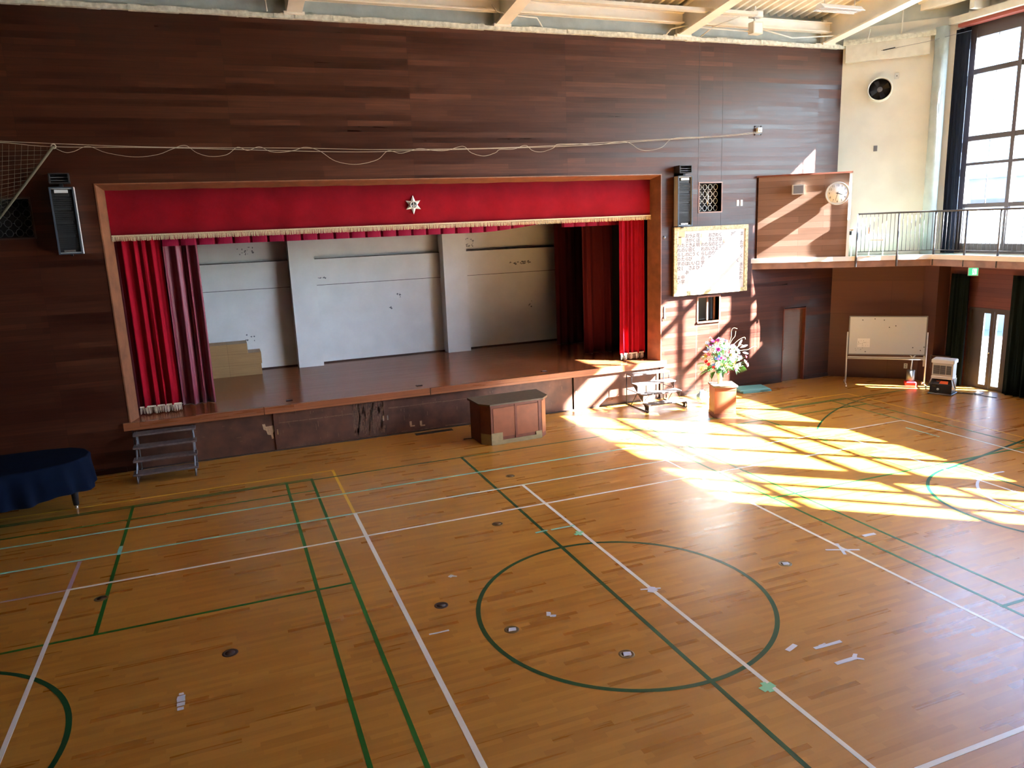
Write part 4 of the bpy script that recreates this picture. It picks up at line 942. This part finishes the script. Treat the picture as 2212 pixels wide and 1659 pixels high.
for pts in ([(.1,0,.7),(.28,0,1.02),(.30,0,1.22),(.36,0,1.28),(.46,0,1.25)],[(.12,0,.7),(.30,-.02,1.0),(.38,-.02,1.08),(.42,0,1.2)],[(.2,0,.75),(.45,0,.95),(.60,0,1.02),(.68,0,1.03),(.70,0,.98)],[(.3,0,.7),(.6,-.05,.74),(.74,-.05,.74),(.90,-.05,.80),(.98,-.05,.79)],[(-.05,0,.8),(-.2,0,1.02),(-.28,0,1.12),(-.32,0,1.10)],[(.1,0,.6),(.5,0,.83),(.60,0,.86),(.70,0,.80)]):
    obj('curly_twig', MB().tube(smooth(pts), .0045, 5), 'twig', t)
for (x, z, dx, dz) in ((.42,.86,.10,.14),(.48,.82,.2,.04),(-.34,.92,-.05,.02),(-.42,.80,-.14,.03),(.55,.70,.16,-.05)):
    obj('lily_bud', MB().tube([(x,-.1,z),(x+dx*.2,-.1,z+dz*.2),(x+dx*.5,-.1,z+dz*.5),(x+dx*.8,-.1,z+dz*.8),(x+dx,-.1,z+dz)], [.004,.016,.024,.018,.006], 10), fcol['white' if x > 0 else 'lilac'], t)

# ------------------------------------------------------------------ counter desk in front of the stage
t = thing('reception_counter', 'brown wooden counter with canted corners standing before the stage', 'counter', (0,0,0))
P_top = [(.67,-.92),(.88,-1.86),(2.10,-1.80),(2.36,-1.30),(2.12,-.72),(1.08,-.66)]
# footprint (slightly inside the top); front faces the camera
base = [(.60,-1.24),(.70,-1.68),(.84,-1.84),(2.00,-1.78),(2.16,-1.60),(2.26,-1.22),(2.1,-.80),(.75,-.85)]
base = [(.64,-1.05),(.67,-1.66),(.83,-1.86),(2.02,-1.81),(2.20,-1.62),(2.22,-1.02)]
topp = [(.60,-1.00),(.63,-1.70),(.81,-1.91),(2.05,-1.86),(2.25,-1.64),(2.27,-.97)]
obj('carcass', MB().prism(base, 0, .87), 'deskframe', t); obj('top', MB().prism(topp, .87, .90), 'desktop', t)
obj('top_edge', MB().prism(topp, .85, .87), 'deskframe', t)
def face(p, q, u0, u1, z0, z1, d=.012):
    p = Vector((*p,0)); q = Vector((*q,0)); v = (q-p).normalized(); nn = Vector((v.y,-v.x,0))*d; L = (q-p).length
    a = p+v*u0*L; b = p+v*u1*L; return [a+Vector((0,0,z0)), b+Vector((0,0,z0)), b+Vector((0,0,z1)), a+Vector((0,0,z1))], nn
for u0, u1 in ((.05,.47),(.51,.93)):
    pts, nn = face((.83,-1.86),(2.02,-1.81),u0,u1,.16,.80,.01); obj('front_panel', MB().quadprism(pts, nn), 'desk', t)
for u0, u1, z0, z1 in ((0,.035,0,.85),(.47,.51,.1,.85),(.94,1,.0,.85)):
    pts, nn = face((.83,-1.86),(2.02,-1.81),u0,u1,z0,z1,.016); obj('stile', MB().quadprism(pts, nn), 'deskframe', t)
pts, nn = face((.83,-1.86),(2.02,-1.81),.0,.22,.0,.26,.018); obj('bare_patch', MB().quadprism(pts, nn), 'deskbare', t)
pts, nn = face((.83,-1.86),(2.02,-1.81),.88,1,.0,.17,.018); obj('bare_patch', MB().quadprism(pts, nn), 'deskbare', t)
pts, nn = face((.67,-1.66),(.83,-1.86),.0,1,.0,.24,.006); obj('bare_patch', MB().quadprism(pts, nn), 'deskbare', t)
pts, nn = face((.83,-1.86),(2.02,-1.81),.0,1,.0,.09,.022); obj('plinth', MB().quadprism(pts, nn), 'deskbare', t)
pts, nn = face((2.02,-1.81),(2.20,-1.62),.08,.92,.1,.82,.01); obj('side_panel', MB().quadprism(pts, nn), 'desk', t)
for a, b, c, d_, l in ((-.42,.46,-.28,-.12,'long dark slotted floor grille in front of the stage'),):
    t = thing('floor_grille', l, 'grille', (0,0,0)); obj('tray', MB().box(a,b,c,d_,0,.006), 'dark', t)
    mb = MB(); x = a+.02
    while x < b-.02: mb.box(x,x+.012,c+.01,d_-.01,.006,.009); x += .03
    obj('slats', mb, 'dark', t)
tag(obj('cable_end', MB().tube([(.44,-1.12,.008),(.56,-1.13,.008),(.66,-1.15,.008)], .012, 6), 'black'), 'short dark cable end at the left foot of the counter', 'cable')

# ------------------------------------------------------------------ steps to the stage
def left_steps():
    t = thing('metal_steps', 'four-tread steps with grey metal legs in shade at the left of the stage', 'steps', (0,0,0), group='portable stage steps')
    x0, x1 = -6.14, -4.98
    for i, (z, y) in enumerate(((.80,-.12),(.60,-.37),(.40,-.62),(.20,-.87))):
        obj('tread', MB().bbox(x0,x1,y-.15,y+.13,z-.035,z,.006), 'tread', t)
    for x in (x0+.06,x1-.06):
        for z, y in ((.80,-.12),(.60,-.37),(.40,-.62),(.20,-.87)):
            obj('leg', MB().tube([(x,y-.10,0 if z < .3 else z-.215),(x,y-.10,z-.03)], .016, 8), 'greymetal', t)
        obj('side_frame', MB().tube([(x,-.02,0),(x,-.02,.78)], .014, 8).tube([(x,-.97,.03),(x,-.02,.03)], .012, 8).tube([(x,-.98,.18),(x,-.02,.80)], .014, 8), 'greymetal', t)
left_steps()
def right_steps():
    t = thing('metal_steps', 'four-tread steps with dark tube legs in sunlight at the right of the stage', 'steps', (0,0,0), group='portable stage steps')
    x0, x1 = 5.10, 6.22
    for i, (z, y) in enumerate(((.80,-.22),(.60,-.50),(.40,-.76),(.20,-1.02))):
        obj('tread', MB().bbox(x0,x1,y-.14,y+.13,z-.03,z,.006), 'tread', t)
        for x in (x0+.03,x1-.03):
            if i: obj('gusset', MB().add([(x-.004,y-.12,z-.03),(x-.004,y+.13,z-.03),(x-.004,y-.05 if i==3 else y-.10,z-.2),(x+.004,y-.12,z-.03),(x+.004,y+.13,z-.03),(x+.004,y-.05 if i==3 else y-.10,z-.2)], [(0,1,2),(5,4,3),(0,3,4,1),(1,4,5,2),(2,5,3,0)]), 'blackmetal', t)
    for x in (x0+.02,x1-.02):
        obj('leg', MB().tube([(x,-.09,.015),(x,-.09,.77)], .013, 8), 'blackmetal', t)
        obj('leg', MB().tube([(x,-1.14,.015),(x,-1.14,.18)], .013, 8), 'blackmetal', t)
        obj('base_tube', MB().tube([(x,-.09,.015),(x,-1.14,.015)], .013, 8), 'blackmetal', t)
        obj('brace', MB().tube([(x,-.30,.015),(x,-.62,.40)], .010, 8).tube([(x,-1.0,.015),(x,-1.0,.20)], .010, 8).tube([(x,-.34,.57),(x,-.34,.77)], .010, 8), 'blackmetal', t)
        obj('side_bar', MB().tube([(x,-.09,.40),(x,-.60,.40)], .009, 6), 'blackmetal', t)
right_steps()

# ------------------------------------------------------------------ covered piano at the left
t = thing('covered_piano', 'large round-ended piano draped in navy cloth at the left edge beside the steps', 'piano', (0,0,0))
out = [(-9.6,-1.40),(-9.0,-1.40),(-8.1,-1.40),(-7.4,-1.40),(-7.0,-1.47),(-6.78,-1.66),(-6.66,-1.95),(-6.67,-2.2),(-6.78,-2.42),(-7.0,-2.58),(-7.3,-2.70),(-7.7,-2.82),(-8.2,-2.96),(-8.8,-3.02),(-9.6,-3.02)]
def densify(P, n):
    Q = []; N = len(P)
    for i in range(N):
        a = Vector(P[i]); b = Vector(P[(i+1) % N])
        for k in range(n): Q.append(a.lerp(b, k/n))
    return Q
Q = densify(out, 12); N = len(Q); cen = Vector((-8.1,-2.2)); mb = MB(); rings = []
rr = random.Random(2); phs = [rr.uniform(0,6) for _ in range(3)]
per = 0; acc = []
for i in range(N): acc.append(per); per += (Q[(i+1) % N]-Q[i]).length
for j in range(9):
    tt = j/8; z = 1.0-.02*(j == 1)-(.56*max(0,(j-1)/7)) if j else 1.0
    for i in range(N):
        s = acc[i]; dirn = (Q[i]-cen).normalized()
        pl = (.035*math.sin(s*13+phs[0])+.03*math.sin(s*21+phs[1]+tt))*max(0,tt-.1)+ (.03 if j >= 1 else 0)+.02*tt
        zz = z+(0.03*math.sin(s*5+phs[2]) if j == 8 else 0)
        p = Q[i]+dirn*pl; mb.v.append((p.x,p.y,zz))
for j in range(8):
    for i in range(N): mb.f.append((j*N+i, j*N+(i+1)%N, (j+1)*N+(i+1)%N, (j+1)*N+i)); mb.m.append(0); mb.sm.append(True)
mb.f.append(tuple(range(N))); mb.m.append(0); mb.sm.append(False)
obj('cloth_cover', mb, 'navycloth', t)
for x, y in ((-6.97,-1.97),(-8.35,-1.75),(-9.2,-2.8)):
    lg = obj('leg', MB().tube([(x,y,.08),(x,y,.5),(x-.01,y,.9)], [.045,.07,.08], 10), 'black', t)
    obj('caster', MB().cyl((x-.02,y,.035), .035, .04, 'X', 14).cyl((x,y,.05), .03, .05, n=12), 'steel', lg)

# ------------------------------------------------------------------ ceiling lights, boxes, conduits
def hanglight(x, y, z, L, label, rz=0):
    t = thing('ceiling_light', label, 'light fixture', (x,y,z), rz, group='hanging strip lights')
    obj('reflector', MB().add([(-L/2,-.16,0),(L/2,-.16,0),(L/2,.16,0),(-L/2,.16,0),(-L/2,-.05,.10),(L/2,-.05,.10),(L/2,.05,.10),(-L/2,.05,.10)], [(4,5,6,7),(0,1,5,4),(1,2,6,5),(2,3,7,6),(3,0,4,7)]), 'white', t)
    for y_ in (-.08,.08): obj('tube_lamp', MB().tube([(-L/2+.03,y_,.02),(L/2-.03,y_,.02)], .018, 8), 'white', t)
    g = MB(); 
    for k in range(22): xx = -L/2+L*(k+.5)/22; g.box(xx-.003,xx+.003,-.16,.16,-.006,0)
    g.box(-L/2,L/2,-.165,-.155,-.01,.005).box(-L/2,L/2,.155,.165,-.01,.005)
    obj('wire_guard', g, 'white', t)
    for x_ in (-L/2+.15,L/2-.15): obj('hanger_rod', MB().tube([(x_,0,.1),(x_,0,.9)], .008, 6), 'offwhite', t)
    return t
a = hanglight(9.2,-2.42,8.92,1.15, 'white strip light with wire guard hanging in the far right roof bay')
hanglight(4.55,-2.35,8.98,1.2, 'white strip light with wire guard in the middle roof bay, cut by the top edge')
for z0, z1, l in ((9.08,9.22,'upper small white junction box hanging under the roof'),(8.72,8.98,'lower white junction box hanging under the roof')):
    t = thing('junction_box', l, 'box', (8.16,-.92,z0), group='white boxes under the roof'); obj('case', MB().bbox(-.15,.13,-.1,.1,0,z1-z0,.01), 'trimcream', t)
    obj('cover', MB().box(-.12,.10,-.105,-.1,.02,z1-z0-.03), 'white', t)
    obj('hanger', MB().box(-.02,.02,.03,.06,z1-z0,z1-z0+.12), 'trimcream', t)
tag(obj('cable_tray', MB().box(1.7,7.9,-1.32,-1.16,9.03,9.05).box(1.7,7.9,-1.32,-1.31,9.05,9.10).box(1.7,7.9,-1.17,-1.16,9.05,9.10), 'trimcream'), 'long cream cable tray running below the roof beams', 'cable tray')
for i, (pts, l) in enumerate((([(-2.75,-.1,8.82),(-2.76,-.1,8.95),(-2.78,-.1,9.3)],'thin white conduit left of the leftmost roof beam'),
    ([(1.75,-.5,9.1),(1.85,-.5,8.98),(2.1,-.45,8.93),(2.9,-.2,8.98),(3.1,-.05,8.82)],'white conduit crossing the second roof beam'),
    ([(6.25,-.1,8.82),(6.35,-.15,8.93),(6.6,-.3,8.97),(8.1,-.9,8.78)],'white conduit from the wall edge to the lower white box'),
    ([(8.3,-.9,8.85),(9.6,-.5,8.80),(10.8,-.4,8.92),(11.3,-.6,8.95)],'white conduit from the lower white box to the right roof beam'),
    ([(7.2,-.05,8.8),(7.4,-.3,8.98),(7.8,-.8,9.12)],'bent cable loop beside the white boxes'),
    ([(12.55,-1.05,8.85),(12.55,-1.05,9.5)],'short vertical white pipe above the cream corner wall'),
    ([(11.95,-.55,8.85),(11.97,-.6,9.1)],'very short white pipe near the corner beam end'))):
    tag(obj('conduit', MB().tube(pts, .016, 7), 'trimcream'), l, 'conduit', 'white conduits under the roof')

# ------------------------------------------------------------------ court markings (parts of the floor)
ZL = [0.0]
def line(kind, m_, x0, y0, x1, y1, w):
    ZL[0] += .00002; z = .0012+ZL[0]; v = Vector((x1-x0,y1-y0)).normalized(); nn = Vector((-v.y,v.x))*w/2; a = Vector((x0,y0)); b = Vector((x1,y1))
    P = [a-nn,b-nn,b+nn,a+nn]; obj(kind, MB().prism([tuple(p) for p in P], .0, z), m_, fl)
def arc(kind, m_, cx, cy, R, w, a0=0, a1=360):
    ZL[0] += .00002; z = .0012+ZL[0]; mb = MB(); n = int(abs(a1-a0)/3); vs = []
    for k in range(n+1):
        a = math.radians(a0+(a1-a0)*k/n); c_, s_ = math.cos(a), math.sin(a)
        vs += [(cx+(R-w/2)*c_,cy+(R-w/2)*s_,z),(cx+(R+w/2)*c_,cy+(R+w/2)*s_,z)]
    mb.add(vs, [(2*k,2*k+1,2*k+3,2*k+2) for k in range(n)]); obj(kind, mb, m_, fl)
Y = -2.0
G, DG, WH, TE, YE = 'greenline','darkgreen','whiteline','tealline','yellowline'
line('yellow_court_line', YE, -13,-1.93,-2.50,-1.93,.046); line('yellow_court_line', YE, -2.53,-1.93,-2.53,-4.44,.05)
line('yellow_court_line', YE, 3.5,-1.91,10.56,-1.91,.046); line('yellow_court_line', YE, 10.54,-1.91,10.54,-17,.045); line('yellow_court_line', YE, 3.50,-1.91,3.50,-4.4,.05)
for x0, x1 in ((-9.08,-2.95),(3.92,10.12)):
    line('green_court_line', G, x0,-2.27,x1,-2.27,.046); line('green_court_line', G, x0,-2.97,x1,-2.97,.046); line('green_court_line', G, x0,-6.965,x1,-6.965,.046)
    line('green_court_line', G, x0,-10.95,x1,-10.95,.046)
for x in (-2.975,-3.44,-8.6,-9.06): line('green_court_line', G, x,-2.27,x,-15.7,.048)
for x in (3.95,4.415,9.62,10.10): line('green_court_line', G, x,-2.27,x,-15.7,.044)
line('green_court_line', G, -6.05,-2.27,-6.05,-6.965,.048); line('green_court_line', G, 7.04,-2.27,7.04,-6.965,.044)
line('dark_green_court_line', DG, -13,-2.345,13,-2.345,.046); line('dark_green_court_line', DG, 0,-2.33,0,-17,.052)
arc('dark_green_circle', DG, 0,-8.975,1.79,.055); arc('dark_green_circle', DG, -7.83,-8.97,1.79,.055); arc('dark_green_circle', DG, 7.83,-8.97,1.79,.055, 90, 270)
line('dark_green_court_line', DG, 7.86,-7.18,7.86,-10.76,.045); line('dark_green_court_line', DG, 7.55,-7.22,13.4,-6.05,.055); line('dark_green_court_line', DG, 7.55,-10.72,13.4,-11.9,.055)
arc('dark_green_circle', DG, 12.0,-8.97,6.6,.04, 100, 133)
line('teal_court_line', TE, -13,-3.40,3.3,-3.40,.046)
line('teal_court_line', TE, -13,-4.45,.5,-4.45,.046)
line('white_court_line', WH, -2.5,-4.452,9.62,-4.452,.03); line('teal_court_line', TE, .5,-4.44,3.3,-4.44,.024)
line('white_court_line', WH, -6.58,-5.475,7.58,-5.475,.045); line('lilac_court_line', 'lilac', -13,-5.475,-6.58,-5.475,.04)
line('white_court_line', WH, -2.523,-4.44,-2.523,-17,.058); line('white_court_line', WH, .488,-4.44,.488,-17,.052); line('white_court_line', WH, 3.498,-4.45,3.498,-17,.048)
line('white_court_line', WH, 9.60,-4.45,9.60,-13.5,.045); line('white_court_line', WH, 7.56,-4.75,7.56,-12.53,.045)
line('white_court_line', WH, -6.565,-5.45,-6.565,-17,.05); line('lilac_court_line', 'lilac', -6.565,-4.5,-6.565,-5.45,.05)
line('white_court_line', WH, .8,-12.51,7.58,-12.51,.05)
arc('white_small_circle', 'tapewhite', 8.1,-8.98,1.24,.045, 80, 200)
line('teal_court_line', TE, 9.19,-4.92,9.19,-5.73,.03)
# socket covers in the floor
soc = [(-6.11,-5.95,'brass','dull round floor socket beside the far left green line'),(-4.55,-8.09,'darkwood','dark round floor socket left of the double green lines'),(-2.07,-8.07,'darkwood','dark round floor socket right of the thick white line'),(-.54,-5.94,'brass','pale brass floor socket left of the centre line near the teal lines'),(.47,-3.89,'brass','pale brass floor socket just before the counter'),(-1.48,-8.98,'brass','brass floor socket with white scrap at the left inside of the circle'),(-.53,-9.98,'brass','brass floor socket with white scrap inside the circle near the front'),(2.47,-8.98,'brass','brass floor socket right of the centre circle')]
for x, y, m_, l in soc:
    t = thing('floor_socket', l, 'floor socket', (x,y,0), group='round metal sockets in the floor')
    obj('rim', MB().lathe([(.055,.0),(.06,.004),(.082,.004),(.088,0)], n=24), m_, t); obj('lid', MB().cyl((0,0,0), .056, .003, n=24), 'darkwood' if m_ == 'darkwood' else 'brass', t)
    if x in (-1.48,-.53,2.47): obj('paper_scrap', MB().prism([(-.05,-.03),(.04,-.04),(.06,.02),(-.02,.04)], .003, .0045), 'tapewhite', t)
def tape(x, y, L, w, rz, m_, label, extra=()):
    mb = MB(); rr = random.Random(int(abs(x*100)+abs(y*37)))
    def strip(L, w, a, ox=0, oy=0):
        pts = [(-L/2,-w/2+rr.uniform(-.004,.004)),(-L/6,-w/2),(L/6,-w/2+rr.uniform(-.006,.006)),(L/2,-w/2),(L/2+rr.uniform(-.01,.01),w/2),(0,w/2+rr.uniform(-.006,.006)),(-L/2,w/2)]
        c_, s_ = math.cos(a), math.sin(a); mb.prism([(px*c_-py*s_+ox, px*s_+py*c_+oy) for px, py in pts], .0005, .0034+rr.uniform(0,.0005))
    strip(L, w, rz)
    for e in extra: strip(*e)
    o = obj('tape_mark', mb, m_); o.location = (x,y,0); tag(o, label, 'tape')
tape(-5.035,-8.79,.11,.075,PI/2,'tapewhite','three small white tape squares in a row on the left floor',((.06,.075,PI/2,0,-.1),(.05,.06,PI/2,0,-.18),(.05,.04,0,0.0,.09)))
tape(-2.27,-8.68,.24,.03,-.02,'tapewhite','thin white tape strip right of the thick white line')
tape(-1.73,-7.36,.07,.05,.6,'tapewhite','tiny white tape scrap above the dark round socket',((.05,.03,-.6,.05,-.03),))
tape(-.95,-8.84,.09,.05,1.2,'tapewhite','small crooked white tape scrap inside the circle on the left',((.07,.04,-.3,.03,-.06),))
tape(1.14,-10.62,.17,.055,.35,'tapewhite','short pale tape piece just right of the circle')
tape(1.53,-10.74,.36,.045,-.02,'tapewhite','long pale tape strip right of the circle',((.10,.02,.1,-.05,.03),))
tape(1.48,-11.05,.28,.05,.0,'tapewhite','pale tape piece with crumpled end nearest the viewer at right',((.12,.04,.7,.14,.02),(.10,.03,-.7,.15,-.03)))
tape(.48,-8.84,.15,.08,.9,'tapewhite','white crossed tape on the white line inside the circle',((.26,.03,-.3,0,.02),(.12,.05,1.9,.03,.0)))
tape(.44,-6.84,.16,.06,.3,'tapegreen','pale green crossed tape on the white line above the circle',((.16,.05,1.6,0,0),))
tape(.44,-11.08,.17,.08,.2,'tapegreen','pale green crossed tape on the white line below the circle',((.16,.06,1.5,0,0),))
tape(3.46,-8.98,.46,.035,-.45,'tapewhite','white cross of tape on the right-hand white line',((.36,.045,1.1,.0,.03),(.10,.04,.2,.02,-.02)))
tape(4.17,-8.76,.21,.06,-.05,'tapewhite','small white tape strip right of the tape cross')
tape(-.04,-6.53,.20,.035,.05,'tealline','short teal tape crossing the dark green centre line')
tape(.32,-6.535,.40,.03,.0,'tealline','long teal tape strip left of the green tape cross')
tape(-6.052,-4.33,.34,.05,PI/2,'tealline','light teal tape patch over the far left green line')
